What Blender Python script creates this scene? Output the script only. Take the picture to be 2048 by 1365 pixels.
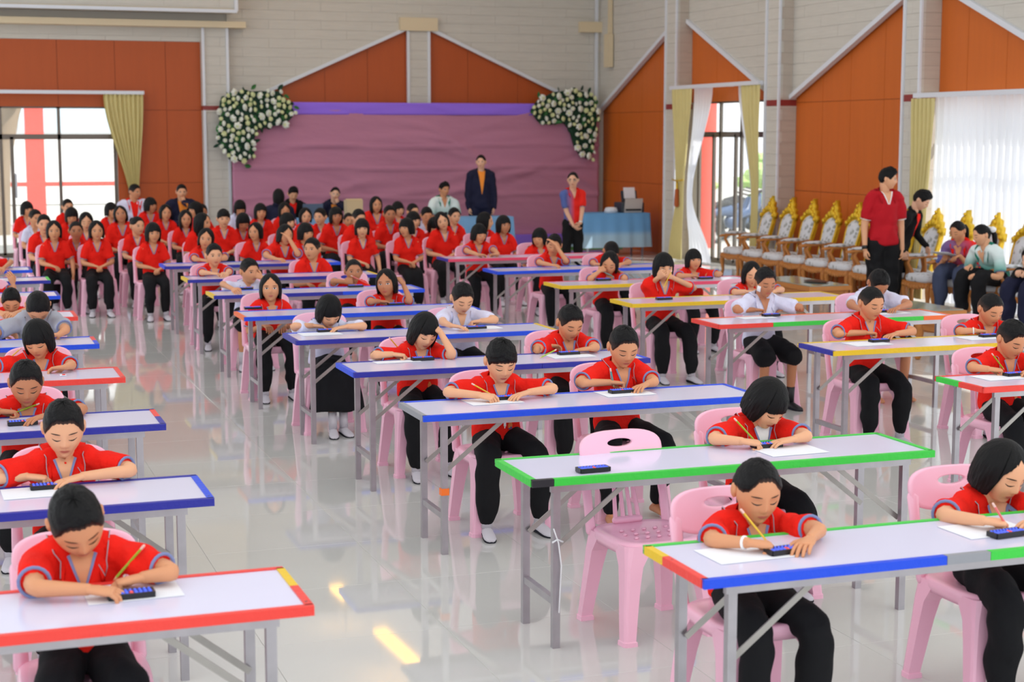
import bpy, bmesh, math, random
import numpy as np
from mathutils import Vector, Matrix
from mathutils.bvhtree import BVHTree
for o in list(bpy.data.objects): bpy.data.objects.remove(o)
scn = bpy.context.scene
COL = scn.collection
PI = math.pi
A = np.array
# ------------------------------------------------------------ camera
FPX, HC, VX, VY, CX, CY = 3245.0, 2.15, -130.0, 268.0, 1024.0, 682.5
_p = math.atan2(CY-VY, FPX)
zc = A([0, math.cos(_p), math.sin(_p)])
yc = A([VX-CX, CY-VY, -FPX]); yc = yc-zc*yc.dot(zc); yc /= np.linalg.norm(yc)
xc = np.cross(yc, zc)
M3 = np.stack([xc, yc, zc])
CR, CU, CF = M3[:, 0], M3[:, 1], -M3[:, 2]
CO = A([0, 0, HC])
cam = bpy.data.cameras.new('camera'); camo = bpy.data.objects.new('camera', cam); COL.objects.link(camo)
mw = Matrix.Identity(4)
for r in range(3):
    mw[r][0], mw[r][1], mw[r][2], mw[r][3] = CR[r], CU[r], -CF[r], CO[r]
camo.matrix_world = mw
cam.sensor_width = 36; cam.lens = FPX*36/2048; cam.clip_end = 400
cam.dof.use_dof = True; cam.dof.focus_distance = 8.6; cam.dof.aperture_fstop = 3.6
scn.camera = camo
scn.view_settings.view_transform = 'Standard'; scn.view_settings.look = 'None'
scn.view_settings.gamma = 1; scn.view_settings.use_curve_mapping = False
scn.view_settings.exposure = -0.45
# ------------------------------------------------------------ daylight and an added overhead fill light
w = bpy.data.worlds.new('daylight'); scn.world = w; w.use_nodes = True
w.node_tree.nodes['Background'].inputs[0].default_value = (0.93, 0.97, 1.0, 1)
w.node_tree.nodes['Background'].inputs[1].default_value = 2.2
def area(name, loc, sx, sy, power, rot=(0, 0, 0), col=(1, 1, 1)):
    l = bpy.data.lights.new(name, 'AREA'); l.shape = 'RECTANGLE'; l.size = sx; l.size_y = sy; l.energy = power; l.color = col
    o = bpy.data.objects.new(name, l); o.location = loc; o.rotation_euler = rot; COL.objects.link(o); return o
area('overhead_fill_light', (4.0, 12.5, 6.3), 14, 30, 700, col=(0.975, 0.98, 1.0))  # broad fill light added to lift the interior, not a real fixture
sl = bpy.data.lights.new('sun', 'SUN'); sl.energy = 7.0; sl.angle = .01; sl.color = (1, .97, .92)
so_ = bpy.data.objects.new('sun', sl); COL.objects.link(so_); so_.rotation_euler = Vector((-.5, .42, -.75)).to_track_quat('-Z', 'Y').to_euler(); so_.location = (30, -20, 40)
def ray(u, v): return CF*FPX+CR*(u-CX)-CU*(v-CY)
def atz(u, v, z): d = ray(u, v); return CO+d*(z-HC)/d[2]
def aty(u, v, y): d = ray(u, v); return CO+d*y/d[1]
def atx(u, v, x): d = ray(u, v); return CO+d*x/d[0]
# ------------------------------------------------------------ helpers
def lin(c):
    c = A(c, float)/255.0
    return tuple(np.where(c <= 0.04045, c/12.92, ((c+0.055)/1.055)**2.4))
MATS = {}
def mat(name, rgb, rough=.5, spec=.5, metal=0, var=None, bump=None, alpha=1, trans=0, sub=0, stretch=None, emit=None, coat=0):
    m = bpy.data.materials.new(name); m.use_nodes = True; MATS[name] = m
    nt = m.node_tree; b = nt.nodes['Principled BSDF']; N = nt.nodes.new; L = nt.links.new
    c = (*lin(rgb), 1)
    b.inputs['Base Color'].default_value = c; b.inputs['Roughness'].default_value = rough
    b.inputs['Specular IOR Level'].default_value = spec; b.inputs['Metallic'].default_value = metal
    if alpha < 1: b.inputs['Alpha'].default_value = alpha
    if trans: b.inputs['Transmission Weight'].default_value = trans
    if coat: b.inputs['Coat Weight'].default_value = coat; b.inputs['Coat Roughness'].default_value = .08
    if sub: b.inputs['Subsurface Weight'].default_value = sub; b.inputs['Subsurface Radius'].default_value = (.02, .008, .004)
    if emit: b.inputs['Emission Color'].default_value = (*lin(emit[0]), 1); b.inputs['Emission Strength'].default_value = emit[1]
    if var or bump:
        tc = N('ShaderNodeTexCoord'); mp = N('ShaderNodeMapping'); L(tc.outputs['Object'], mp.inputs[0])
        if stretch: mp.inputs['Scale'].default_value = stretch
    if var:
        nz = N('ShaderNodeTexNoise'); nz.inputs['Scale'].default_value = var[0]; nz.inputs['Detail'].default_value = 4
        L(mp.outputs[0], nz.inputs['Vector'])
        hs = N('ShaderNodeMix'); hs.data_type = 'RGBA'
        hs.inputs[6].default_value = tuple(min(1, x*(1-var[1])) for x in c[:3])+(1,)
        hs.inputs[7].default_value = tuple(min(1, x*(1+var[1])) for x in c[:3])+(1,)
        L(nz.outputs[0], hs.inputs[0]); L(hs.outputs[2], b.inputs['Base Color'])
    if bump:
        nb = N('ShaderNodeTexNoise'); nb.inputs['Scale'].default_value = bump[0]; nb.inputs['Detail'].default_value = 3
        L(mp.outputs[0], nb.inputs['Vector'])
        bp = N('ShaderNodeBump'); bp.inputs['Strength'].default_value = bump[1]; bp.inputs['Distance'].default_value = bump[2] if len(bump) > 2 else .01
        L(nb.outputs[0], bp.inputs['Height']); L(bp.outputs[0], b.inputs['Normal'])
    return m
def unit(v): v = A(v, float); n = np.linalg.norm(v); return v/n if n > 1e-9 else v
def rz(a): c, s = math.cos(a), math.sin(a); return A([[c, -s, 0], [s, c, 0], [0, 0, 1.]])
def rx(a): c, s = math.cos(a), math.sin(a); return A([[1., 0, 0], [0, c, -s], [0, s, c]])
def ry(a): c, s = math.cos(a), math.sin(a); return A([[c, 0, s], [0, 1., 0], [-s, 0, c]])
class MB:
    def __init__(s): s.v = []; s.f = []; s.m = []; s.n = 0
    def add(s, v, f, mi=0):
        v = np.asarray(v, float).reshape(-1, 3); k = s.n
        s.v.append(v); s.f += [tuple(int(i)+k for i in q) for q in f]; s.m += [mi]*len(f); s.n += len(v); return s
    def box(s, c, size, R=None, mi=0, taper=1.0):
        h = A(size)/2
        P = A([[x*(taper if z > 0 else 1), y*(taper if z > 0 else 1), z] for z in (-1, 1) for y in (-1, 1) for x in (-1, 1)])*h
        if R is not None: P = P@np.asarray(R).T
        return s.add(P+A(c), [(0, 2, 3, 1), (4, 5, 7, 6), (0, 1, 5, 4), (2, 6, 7, 3), (0, 4, 6, 2), (1, 3, 7, 5)], mi)
    def bar(s, a, b, wd, th, up=(0, 0, 1), mi=0):
        a = A(a, float); b = A(b, float); d = unit(b-a); u = A(up, float)
        if abs(d.dot(unit(u))) > .98: u = A([0, 1., 0])
        x = unit(np.cross(d, u)); y = np.cross(x, d)
        R = np.stack([x, y, d], 1)
        return s.box((a+b)/2, (wd, th, np.linalg.norm(b-a)), R, mi)
    def loft(s, rings, cap0=True, cap1=True, closed=True, mi=0):
        n = len(rings[0]); m = len(rings); f = []
        for j in range(m-1):
            for i in range(n if closed else n-1):
                k = (i+1) % n
                f.append((j*n+i, j*n+k, (j+1)*n+k, (j+1)*n+i))
        if cap0: f.append(tuple(range(n-1, -1, -1)))
        if cap1: f.append(tuple((m-1)*n+i for i in range(n)))
        return s.add(np.concatenate([np.asarray(r, float) for r in rings]), f, mi)
    def tube(s, pts, rad, n=8, mi=0, up=(0, 0, 1), flat=1.0, round_ends=True):
        P = np.asarray(pts, float); r = np.asarray(rad, float)
        if r.ndim == 0: r = np.full(len(P), float(r))
        if round_ends:
            d0 = unit(P[1]-P[0]); d1 = unit(P[-1]-P[-2])
            P = np.vstack([P[0]-d0*r[0]*.8, P[0]-d0*r[0]*.45, P, P[-1]+d1*r[-1]*.45, P[-1]+d1*r[-1]*.8])
            r = np.concatenate([[r[0]*.35, r[0]*.85], r, [r[-1]*.85, r[-1]*.35]])
        rings = []; x = None
        for i in range(len(P)):
            d = unit(P[min(i+1, len(P)-1)]-P[max(i-1, 0)])
            if x is None:
                u = A(up, float)
                if abs(d.dot(unit(u))) > .95: u = A([0, 1., .1])
                x = unit(np.cross(u, d))
            else: x = unit(x-d*x.dot(d))
            y = np.cross(d, x)
            t = np.arange(n)*2*PI/n
            rings.append(P[i]+r[i]*(np.outer(np.cos(t), x)+flat*np.outer(np.sin(t), y)))
        return s.loft(rings, mi=mi)
    def ellip(s, c, r, n=12, m=8, R=None, mi=0):
        rings = []
        for j in range(m+1):
            e = -PI/2+PI*(.04+.92*j/m); t = np.arange(n)*2*PI/n
            q = np.stack([np.cos(t)*math.cos(e), np.sin(t)*math.cos(e), np.full(n, math.sin(e))], 1)*A(r)
            if R is not None: q = q@np.asarray(R).T
            rings.append(q+A(c))
        return s.loft(rings, mi=mi)
    def prism(s, poly, axis, d0, d1, mi=0):
        # poly: 2-D points; axis 'x': (y,z), 'y': (x,z), 'z': (x,y)
        n = len(poly); V = []
        for d in (d0, d1):
            for a, b in poly: V.append({'x': (d, a, b), 'y': (a, d, b), 'z': (a, b, d)}[axis])
        f = [tuple(range(n-1, -1, -1)), tuple(range(n, 2*n))]+[(i, (i+1) % n, n+(i+1) % n, n+i) for i in range(n)]
        return s.add(V, f, mi)
    def arrays(s): return (np.concatenate(s.v) if s.v else np.zeros((0, 3))), s.f
    def mesh(s, name, mats, smooth=False):
        me = bpy.data.meshes.new(name); v, f = s.arrays()
        me.from_pydata(v.tolist(), [], f)
        for m in (mats if isinstance(mats, (list, tuple)) else [mats]): me.materials.append(MATS[m] if isinstance(m, str) else m)
        if any(s.m): me.polygons.foreach_set('material_index', s.m)
        if smooth: me.polygons.foreach_set('use_smooth', [True]*len(f))
        me.update()
        return me
    def build(s, name, mats, parent=None, smooth=False, loc=None, fix=True):
        me = s.mesh(name, mats, smooth)
        if fix:
            b = bmesh.new(); b.from_mesh(me); bmesh.ops.recalc_face_normals(b, faces=b.faces); b.to_mesh(me); b.free()
        return obj(name, me, parent, loc)
def obj(name, me, parent=None, loc=None):
    o = bpy.data.objects.new(name, me); COL.objects.link(o)
    if parent is not None: o.parent = parent
    if loc is not None: o.location = loc
    return o
def bevel(me, wd, seg=2, ang=.6):
    b = bmesh.new(); b.from_mesh(me); bmesh.ops.recalc_face_normals(b, faces=b.faces)
    e = [x for x in b.edges if len(x.link_faces) == 2 and x.calc_face_angle(0) > ang]
    bmesh.ops.bevel(b, geom=e, offset=wd, segments=seg, affect='EDGES', profile=.6)
    b.to_mesh(me); b.free(); return me
def tag(o, label, cat, group=None):
    o['label'] = label; o['category'] = cat
    if group: o['group'] = group
    return o
def struct(o): o['kind'] = 'structure'; return o
def empty(name, loc=(0, 0, 0), rot=0):
    o = bpy.data.objects.new(name, None); COL.objects.link(o); o.location = loc; o.rotation_euler = (0, 0, rot); o.empty_display_size = .1; return o
def dup(o, parent=None):
    c = o.copy(); COL.objects.link(c)
    if parent is not None: c.parent = parent
    for ch in o.children: dup(ch, c)
    return c
def place(proto, loc, rot, label, cat, group=None, used=set()):
    c = proto if proto.name not in used else dup(proto)
    used.add(proto.name); c.location = loc; c.rotation_euler = (0, 0, rot)
    for k in ('group',):
        if k in c: del c[k]
    return tag(c, label, cat, group)
def clip(poly, pts):
    """clip 2-D polygon by convex polygon pts (ccw)"""
    out = [tuple(p) for p in poly]
    n = len(pts)
    for i in range(n):
        ax, ay = pts[i]; bx, by = pts[(i+1) % n]; inp = out; out = []
        def sd(p): return (bx-ax)*(p[1]-ay)-(by-ay)*(p[0]-ax)
        for j in range(len(inp)):
            p, q = inp[j], inp[(j+1) % len(inp)]; sp, sq = sd(p), sd(q)
            if sp >= -1e-9: out.append(p)
            if (sp > 1e-9 and sq < -1e-9) or (sp < -1e-9 and sq > 1e-9):
                t = sp/(sp-sq); out.append((p[0]+t*(q[0]-p[0]), p[1]+t*(q[1]-p[1])))
        if len(out) < 3: return None
    ar = abs(sum(out[i][0]*out[(i+1) % len(out)][1]-out[(i+1) % len(out)][0]*out[i][1] for i in range(len(out))))/2
    return out if ar > 2e-3 else None
rnd = random.Random(7)
# ------------------------------------------------------------ materials
mat('tile', (206, 206, 203), .04, .6, var=(1.2, .05))
mat('grout', (196, 194, 188), .5)
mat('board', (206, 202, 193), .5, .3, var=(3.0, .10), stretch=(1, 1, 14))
mat('board_shaded', (194, 182, 170), .5, .3, var=(3.0, .10), stretch=(1, 1, 14))  # same boards, shade of the near pillar faces put into the colour
mat('orange_back', (182, 84, 34), .42, .35, var=(2, .08), stretch=(6, 6, .5))
mat('orange_side', (204, 104, 36), .42, .35, var=(2, .08), stretch=(6, 6, .5))
mat('orange_gap', (120, 52, 22), .6)
mat('trim_white', (222, 226, 234), .35)
mat('cream', (222, 205, 172), .5)
mat('red_band', (142, 48, 44), .4)
mat('plaster', (206, 202, 194), .8)
mat('ceiling', (235, 234, 230), .8)
mat('warm_led', (255, 200, 90), .5, emit=((255, 190, 70), 9))
mat('alu', (112, 104, 96), .35, .5, .6)
mat('alu_dark', (70, 66, 62), .4, .5, .4)
mat('glass', (235, 245, 245), .02, .5, 0, alpha=.10)
mat('steel', (178, 174, 180), .34, .5, .85, var=(14, .16))
mat('steel_dark', (170, 166, 162), .4, .5, .75, var=(10, .15))
mat('laminate', (224, 222, 248), .16, .5, var=(2, .02))
mat('t_blue', (28, 78, 226), .42, .4, bump=(40, .3))
mat('t_navy', (44, 48, 160), .42, .4, bump=(40, .3))
mat('t_green', (62, 205, 72), .42, .4, bump=(40, .3))
mat('t_red', (240, 70, 62), .42, .4, bump=(40, .3))
mat('t_pink', (235, 75, 110), .42, .4)
mat('t_yellow', (236, 196, 40), .42, .4, bump=(40, .3))
mat('t_orange', (246, 112, 50), .42, .4)
mat('t_grey', (150, 152, 160), .45, .4)
mat('t_black', (40, 40, 46), .45, .4)
mat('pink', (250, 190, 214), .22, .5, var=(3, .03))
mat('red', (238, 38, 28), .85, .12, var=(9, .08), bump=(20, .7, .02))
mat('maroon', (186, 22, 36), .75, .2, var=(9, .07), bump=(22, .25, .012))
mat('white', (222, 222, 246), .85, .12, bump=(18, .6, .02))
mat('grey', (170, 172, 184), .8, .2, bump=(18, .3, .012))
mat('lining', (128, 140, 186), .8, .2)
mat('navy', (28, 30, 56), .8, .25, bump=(18, .3, .012))
mat('black', (24, 24, 27), .85, .22, bump=(14, .4, .015))
mat('jean', (70, 78, 104), .85, .2, bump=(14, .4, .015))
mat('skirt', (26, 26, 30), .85, .2, bump=(14, .4, .015))
mat('teal', (34, 132, 112), .8, .2)
mat('orange_top', (244, 150, 60), .8, .2)
for i, c in enumerate([(230, 172, 134), (216, 152, 112), (194, 130, 94)]):
    mat('skin%d' % i, c, .5, .35, sub=.08, var=(20, .03))
mat('skin_light', (232, 182, 152), .5, .35, sub=.08)
mat('lips', (196, 104, 92), .45, .4)
mat('eyewhite', (235, 232, 230), .3)
mat('iris', (24, 16, 14), .15)
mat('brow', (34, 26, 24), .7)
mat('sock', (212, 208, 216), .9, .1, bump=(60, .3, .004))
mat('sole', (46, 46, 54), .9, .1)
mat('shoe', (30, 30, 34), .5)
mat('paper', (240, 242, 250), .7)
mat('plastic_black', (20, 20, 26), .35)
mat('bead_blue', (84, 112, 255), .35)
mat('bead_red', (250, 90, 90), .3)
mat('p_yellow', (232, 190, 50), .4); mat('p_green', (160, 190, 50), .4); mat('p_teal', (60, 170, 170), .4); mat('p_pink', (240, 120, 120), .4); mat('p_blue', (150, 190, 235), .4)
mat('p_wood', (226, 190, 140), .6); mat('p_lead', (30, 30, 30), .5); mat('p_eraser', (240, 200, 190), .6)
mat('mauve', (192, 132, 160), .75, .25, var=(.9, .06), bump=(3.5, .35, .05), stretch=(.5, 1, 1.6))
mat('purple', (156, 116, 244), .6, .3)
mat('curtain', (214, 200, 140), .75, .2, var=(6, .05))
mat('petal', (238, 242, 232), .6, .3); mat('petal_core', (226, 232, 180), .6, .3)
mat('leaf', (52, 112, 58), .5, .3); mat('leaf_dark', (24, 62, 44), .6, .3)
mat('blue_cloth', (120, 168, 214), .7, .2, var=(1.5, .14))
mat('wood', (190, 122, 56), .4, .5, var=(6, .15), stretch=(1, 1, 5))
mat('gold', (232, 190, 40), .35, .5, .35, var=(16, .25), bump=(40, .6, .02))
mat('glass_top', (150, 160, 150), .08, .6)
mat('turf', (84, 150, 74), .9, .1, var=(30, .3))
mat('ext_white', (240, 240, 240), .8); mat('ext_red', (226, 84, 72), .7); mat('ext_glass', (205, 224, 238), .3)
mat('ext_ground', (190, 188, 182), .9); mat('bark', (150, 130, 108), .9); mat('bush', (176, 206, 130), .8, var=(3, .3))
mat('bike', (60, 84, 120), .4); mat('tyre', (32, 34, 38), .7)
mat('laptop_silver', (200, 190, 184), .4); mat('laptop_blue', (92, 112, 138), .4); mat('printer', (52, 60, 70), .5); mat('cardboard', (214, 190, 150), .8)
mat('patch', (245, 245, 248), .7); mat('string', (235, 235, 240), .8); mat('orange_tag', (250, 120, 40), .5)
mat('emblem', (226, 120, 50), .6); mat('emblem_blue', (70, 70, 130), .6)
mat('tassel', (170, 84, 34), .8)
def chips(name):
    m = MATS[name]; nt = m.node_tree; b = nt.nodes['Principled BSDF']; N = nt.nodes.new; L = nt.links.new; c = tuple(b.inputs['Base Color'].default_value)
    tc = N('ShaderNodeTexCoord'); mp = N('ShaderNodeMapping'); mp.inputs['Scale'].default_value = (9, 9, 26); nz = N('ShaderNodeTexNoise'); nz.inputs['Scale'].default_value = 1.0; nz.inputs['Detail'].default_value = 6; nz.inputs['Roughness'].default_value = .7
    rp = N('ShaderNodeValToRGB'); e = rp.color_ramp.elements; e[0].position = .33; e[0].color = (.03, .03, .035, 1); e[1].position = .345; e[1].color = c
    L(tc.outputs['Object'], mp.inputs[0]); L(mp.outputs[0], nz.inputs['Vector']); L(nz.outputs[0], rp.inputs[0]); L(rp.outputs[0], b.inputs['Base Color'])
for k_ in ('blue', 'navy', 'green', 'red', 'yellow', 'pink'): chips('t_'+k_)
def nodes_of(m): nt = m.node_tree; return nt, nt.nodes['Principled BSDF'], nt.nodes.new, nt.links.new
# hair: fine strands, shaved sides from the 'fade' attribute
m = mat('hair', (11, 10, 12), .52, .2); nt, b, N, L = nodes_of(m)
at = N('ShaderNodeAttribute'); at.attribute_name = 'fade'; mx = N('ShaderNodeMix'); mx.data_type = 'RGBA'
mx.inputs[6].default_value = (*lin((12, 11, 13)), 1); mx.inputs[7].default_value = (*lin((112, 84, 72)), 1)
L(at.outputs['Fac'], mx.inputs[0]); L(mx.outputs[2], b.inputs['Base Color'])
tc = N('ShaderNodeTexCoord'); mp = N('ShaderNodeMapping'); mp.inputs['Scale'].default_value = (160, 160, 12); nz = N('ShaderNodeTexNoise'); nz.inputs['Scale'].default_value = 1; nz.inputs['Detail'].default_value = 3
bp = N('ShaderNodeBump'); bp.inputs['Strength'].default_value = .7; bp.inputs['Distance'].default_value = .004
L(tc.outputs['Object'], mp.inputs[0]); L(mp.outputs[0], nz.inputs['Vector']); L(nz.outputs[0], bp.inputs['Height']); L(bp.outputs[0], b.inputs['Normal'])
# two-tone teacher polos
def gradmat(name, stops, axis=0):
    m = mat(name, (200, 60, 60), .75, .2); nt, b, N, L = nodes_of(m)
    tc = N('ShaderNodeTexCoord'); sx = N('ShaderNodeSeparateXYZ'); rp = N('ShaderNodeValToRGB')
    L(tc.outputs['Generated'], sx.inputs[0]); L(sx.outputs[axis], rp.inputs[0]); L(rp.outputs[0], b.inputs['Base Color'])
    el = rp.color_ramp.elements
    for k, (p, c) in enumerate(stops):
        e = el[k] if k < 2 else el.new(p)
        e.position = p; e.color = (*lin(c), 1)
gradmat('gradient', [(.18, (86, 104, 168)), (.5, (240, 44, 34)), (.34, (160, 100, 140))])
gradmat('gradient_seat', [(.0, (86, 104, 168)), (.5, (240, 44, 34)), (.3, (160, 100, 140))])
gradmat('tealwhite', [(.0, (40, 140, 118)), (.75, (226, 240, 240)), (.35, (90, 170, 158))], 2)
gradmat('cloth_fade', [(.0, (170, 196, 214)), (.9, (104, 158, 208)), (.35, (160, 192, 216)), (.5, (110, 162, 212))], 2)
# grey floral upholstery print
m = mat('floral', (214, 216, 220), .75, .2); nt, b, N, L = nodes_of(m)
tc = N('ShaderNodeTexCoord'); vo = N('ShaderNodeTexVoronoi'); vo.inputs['Scale'].default_value = 14; nz = N('ShaderNodeTexNoise'); nz.inputs['Scale'].default_value = 22; nz.inputs['Detail'].default_value = 5
L(tc.outputs['Object'], vo.inputs['Vector']); L(tc.outputs['Object'], nz.inputs['Vector'])
ad = N('ShaderNodeMath'); ad.operation = 'MULTIPLY'; L(vo.outputs['Distance'], ad.inputs[0]); L(nz.outputs[0], ad.inputs[1])
rp = N('ShaderNodeValToRGB'); L(ad.outputs[0], rp.inputs[0]); L(rp.outputs[0], b.inputs['Base Color'])
e = rp.color_ramp.elements; e[0].position = .12; e[0].color = (*lin((158, 160, 158)), 1); e[1].position = .22; e[1].color = (*lin((216, 218, 224)), 1)
# sheer curtain: half see-through, lets the daylight glow through
m = mat('sheer', (236, 240, 250), .8, .1); nt, b, N, L = nodes_of(m)
tl = N('ShaderNodeBsdfTranslucent'); tl.inputs[0].default_value = (.93, .95, 1, 1); ms = N('ShaderNodeMixShader'); ms.inputs[0].default_value = .78
out = nt.nodes['Material Output']; L(b.outputs[0], ms.inputs[1]); L(tl.outputs[0], ms.inputs[2]); L(ms.outputs[0], out.inputs[0])
# ------------------------------------------------------------ the hall
XW, YB, ZT = 12.3, 29.6, 6.6
X0, Y0 = -7.0, -3.0
def slab(name, mn, mx_, m, parent=None): 
    mn = A(mn, float); mx_ = A(mx_, float)
    return MB().box((mn+mx_)/2, mx_-mn).build(name, m, parent)
fl = struct(slab('floor', (X0, Y0, -.12), (XW+.2, YB+.2, -.002), 'grout'))
# polished floor tiles: the nearest 300 singly, the rest joined
TS = .8
tm = bevel(MB().box((0, 0, -.005), (TS-.0018, TS-.0018, .01)).mesh('tile', 'tile'), .0012, 1)
far = MB(); cells = []
nx = int((XW-X0)/TS)+1; ny = int((YB-Y0)/TS)+1
for i in range(nx):
    for j in range(ny):
        x, y = X0+TS*(i+.5)+.22, Y0+TS*(j+.5)
        if x+TS/2 > XW+.15 or y+TS/2 > YB+.15: continue
        q = A([x, y, 0])-CO; dpt = q.dot(CF)
        vis = dpt > 1 and abs(q.dot(CR)/dpt*FPX) < 1110 and abs(q.dot(CU)/dpt*FPX) < 800
        cells.append((0 if vis else 1, dpt, x, y))
cells.sort()
for k, (o_, d_, x, y) in enumerate(cells):
    if k < 300 and o_ == 0: obj('tile', tm, fl, (x, y, 0))
    else: far.box((x, y, -.005), (TS-.0018, TS-.0018, .01))
o = far.build('tile_field', 'tile', fl); o['kind'] = 'stuff'
struct(slab('ceiling', (X0, Y0, ZT), (XW+.2, YB+.2, ZT+.1), 'ceiling'))
# warm cove strips in the ceiling, mirrored by the floor
for k, (a, b_) in enumerate([((6.57, 25.2), (6.66, 23.4)), ((6.48, 28.0), (6.52, 27.2)), ((8.6, 22.9), (8.9, 22.3))]):
    o = MB().bar((a[0], a[1], 5.98), (b_[0], b_[1], 5.98), .22, .05).build('cove_light', 'warm_led')
    tag(o, ['warm yellow strip light over the middle of the hall ceiling', 'short warm strip light under the ceiling nearest the backdrop', 'warm strip light under the ceiling on the side-wall side'][k], 'light')
    for y in (a[1], b_[1]): MB().bar((a[0], y, 6.0), (a[0], y, ZT), .02, .02).build('hanger', 'alu', o)
wb = struct(slab('wall_back', (3.03, YB, 0), (XW+.2, YB+.2, ZT), 'plaster'))
wl = struct(slab('wall_back_door_side', (X0, YB, 2.62), (3.03, YB+.2, ZT), 'plaster'))
wr = struct(slab('wall_right', (XW, 25.35, 0), (XW+.08, YB+.2, ZT), 'plaster'))
struct(slab('wall_right_over_door', (XW, 22.85, 2.68), (XW+.08, 25.35, ZT), 'plaster'))
struct(slab('wall_right_middle', (XW, 18.3, 0), (XW+.08, 22.85, ZT), 'plaster'))
struct(slab('wall_right_over_window', (XW, 9, 2.64), (XW+.08, 18.3, ZT), 'plaster'))
BL, BH = .96, .168
def boards(parent, axis, polys, d0, d1, m='board', rows=None, ph=0.0, J=.0025):
    """staggered cladding boards clipped to convex polygons in the wall plane"""
    for poly in polys:
        a0 = min(p[0] for p in poly); a1 = max(p[0] for p in poly); z0 = min(p[1] for p in poly); z1 = max(p[1] for p in poly)
        for r in range(int(z0/BH)-1, int(z1/BH)+2):
            off = (r % 2)*BL/2+ph
            for c in range(int((a0-off)/BL)-1, int((a1-off)/BL)+2):
                q = [(c*BL+off+J/2, r*BH+J/2), ((c+1)*BL+off-J/2, r*BH+J/2), ((c+1)*BL+off-J/2, (r+1)*BH-J/2), (c*BL+off+J/2, (r+1)*BH-J/2)]
                q = clip(q, poly)
                if q: MB().prism(q, axis, d0, d1-rnd.uniform(0, .0015)*np.sign(d1-d0)).build('board', m, parent)
def panels(parent, axis, cols, zs, polys, d0, d1, m, J=.007):
    for poly in polys:
        MB().prism(poly, axis, d0, d0+(d1-d0)*.25).build('backing', 'orange_gap', parent)
        for c in range(len(cols)-1):
            for k in range(len(zs)-1):
                q = clip([(cols[c]+J/2, zs[k]+J/2), (cols[c+1]-J/2, zs[k]+J/2), (cols[c+1]-J/2, zs[k+1]-J/2), (cols[c]+J/2, zs[k+1]-J/2)], poly)
                if q: MB().prism(q, axis, d0, d1).build('panel', m, parent)
ZV, ZP, ZB = 2.6, 4.17, 5.0
# back wall: gable over the backdrop
XA, XM, XZ = 5.0, 8.56, 12.13
boards(wb, 'y', [[(XA, ZV), (XM-.18, ZP-.08), (XM-.18, ZB), (XA, ZB)], [(XM+.18, ZP-.08), (XZ, ZV), (XZ, ZB), (XM+.18, ZB)]], YB, YB-.07)
boards(wb, 'y', [[(XM-.18, ZP), (XM+.18, ZP), (XM+.18, ZB), (XM-.18, ZB)]], YB, YB-.07)
boards(wb, 'y', [[(XM-.18, 2.3), (XM+.18, 2.3), (XM+.18, ZP), (XM-.18, ZP)]], YB, YB-.10, ph=.2)
boards(wb, 'y', [[(XZ, 0), (XW, 0), (XW, ZB), (XZ, ZB)]], YB, YB-.12, ph=.1)
panels(wb, 'y', [XA, 5.78, 6.79, 7.6, XM-.18], [0, 2.2, 5], [[(XA, 0), (XM-.18, 0), (XM-.18, ZP-.08), (XA, ZV)]], YB, YB-.015, 'orange_back')
panels(wb, 'y', [XM+.18, 9.55, 10.55, 11.5, XZ], [0, 2.2, 5], [[(XM+.18, 0), (XZ, 0), (XZ, ZV), (XM+.18, ZP-.08)]], YB, YB-.015, 'orange_back')
tn = [0]
def trim(a, b, wd, th, m='trim_white', up=(0, 0, 1), side=None):
    tn[0] += 1
    return struct(MB().bar(a, b, wd, th, up).build('trim_%d' % tn[0], m))
trim((XA, YB-.09, ZV), (XM-.18, YB-.09, ZP-.06), .06, .07, up=(0, 1, 0))
trim((XZ, YB-.09, ZV), (XM+.18, YB-.09, ZP-.06), .06, .07, up=(0, 1, 0))
for x in (XM-.2, XM+.2): trim((x, YB-.09, 2.3), (x, YB-.09, ZP-.06), .05, .06, up=(0, 1, 0))
trim((XZ, YB-.12, 0), (XZ, YB-.12, ZB), .05, .06, up=(0, 1, 0))
trim((XM-.36, YB-.1, ZP), (XM+.36, YB-.1, ZP), .24, .13, 'cream', up=(0, 1, 0)).rotation_euler = (0, 0, 0)
trim((XZ-.36, YB-.14, ZP+.02), (XW-.02, YB-.14, ZP+.02), .2, .12, 'cream', up=(0, 1, 0))
# door-side bay: pillar, orange panelling, beam and bulkhead
boards(wb, 'y', [[(4.53, 0), (XA, 0), (XA, 2.57), (4.53, 2.57)], [(4.53, 2.65), (XA, 2.65), (XA, 4.06), (4.53, 4.06)]], YB, YB-.2, ph=.05)
struct(slab('trim_pillar_band', (4.53, YB-.2, 2.57), (XA, YB, 2.65), 'red_band'))
for x in (4.55, 4.98):
    trim((x, YB-.215, 0), (x, YB-.215, 2.57), .045, .04, up=(0, 1, 0)); trim((x, YB-.215, 2.65), (x, YB-.215, 4.06), .045, .04, up=(0, 1, 0))
panels(wb, 'y', [3.03, 3.91, 4.53], [0, 1.28, 2.57, 3.78], [[(3.03, 0), (4.53, 0), (4.53, 3.78), (3.03, 3.78)]], YB, YB-.015, 'orange_back')
panels(wl, 'y', [-1.9, -.9, .1, 1.07, 2.05, 3.03], [2.62, 3.78], [[(-1.9, 2.62), (3.03, 2.62), (3.03, 3.78), (-1.9, 3.78)]], YB, YB-.015, 'orange_back')
boards(wl, 'y', [[(-1.9, 3.78), (4.53, 3.78), (4.53, 4.05), (-1.9, 4.05)]], YB, YB-.03)
struct(slab('trim_beam', (-1.9, YB-.34, 4.02), (5.3, YB-.02, 4.13), 'cream'))
bk = struct(slab('wall_bulkhead', (-1.9, YB-.55, 4.28), (5.08, YB-.08, ZT), 'cream'))
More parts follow.
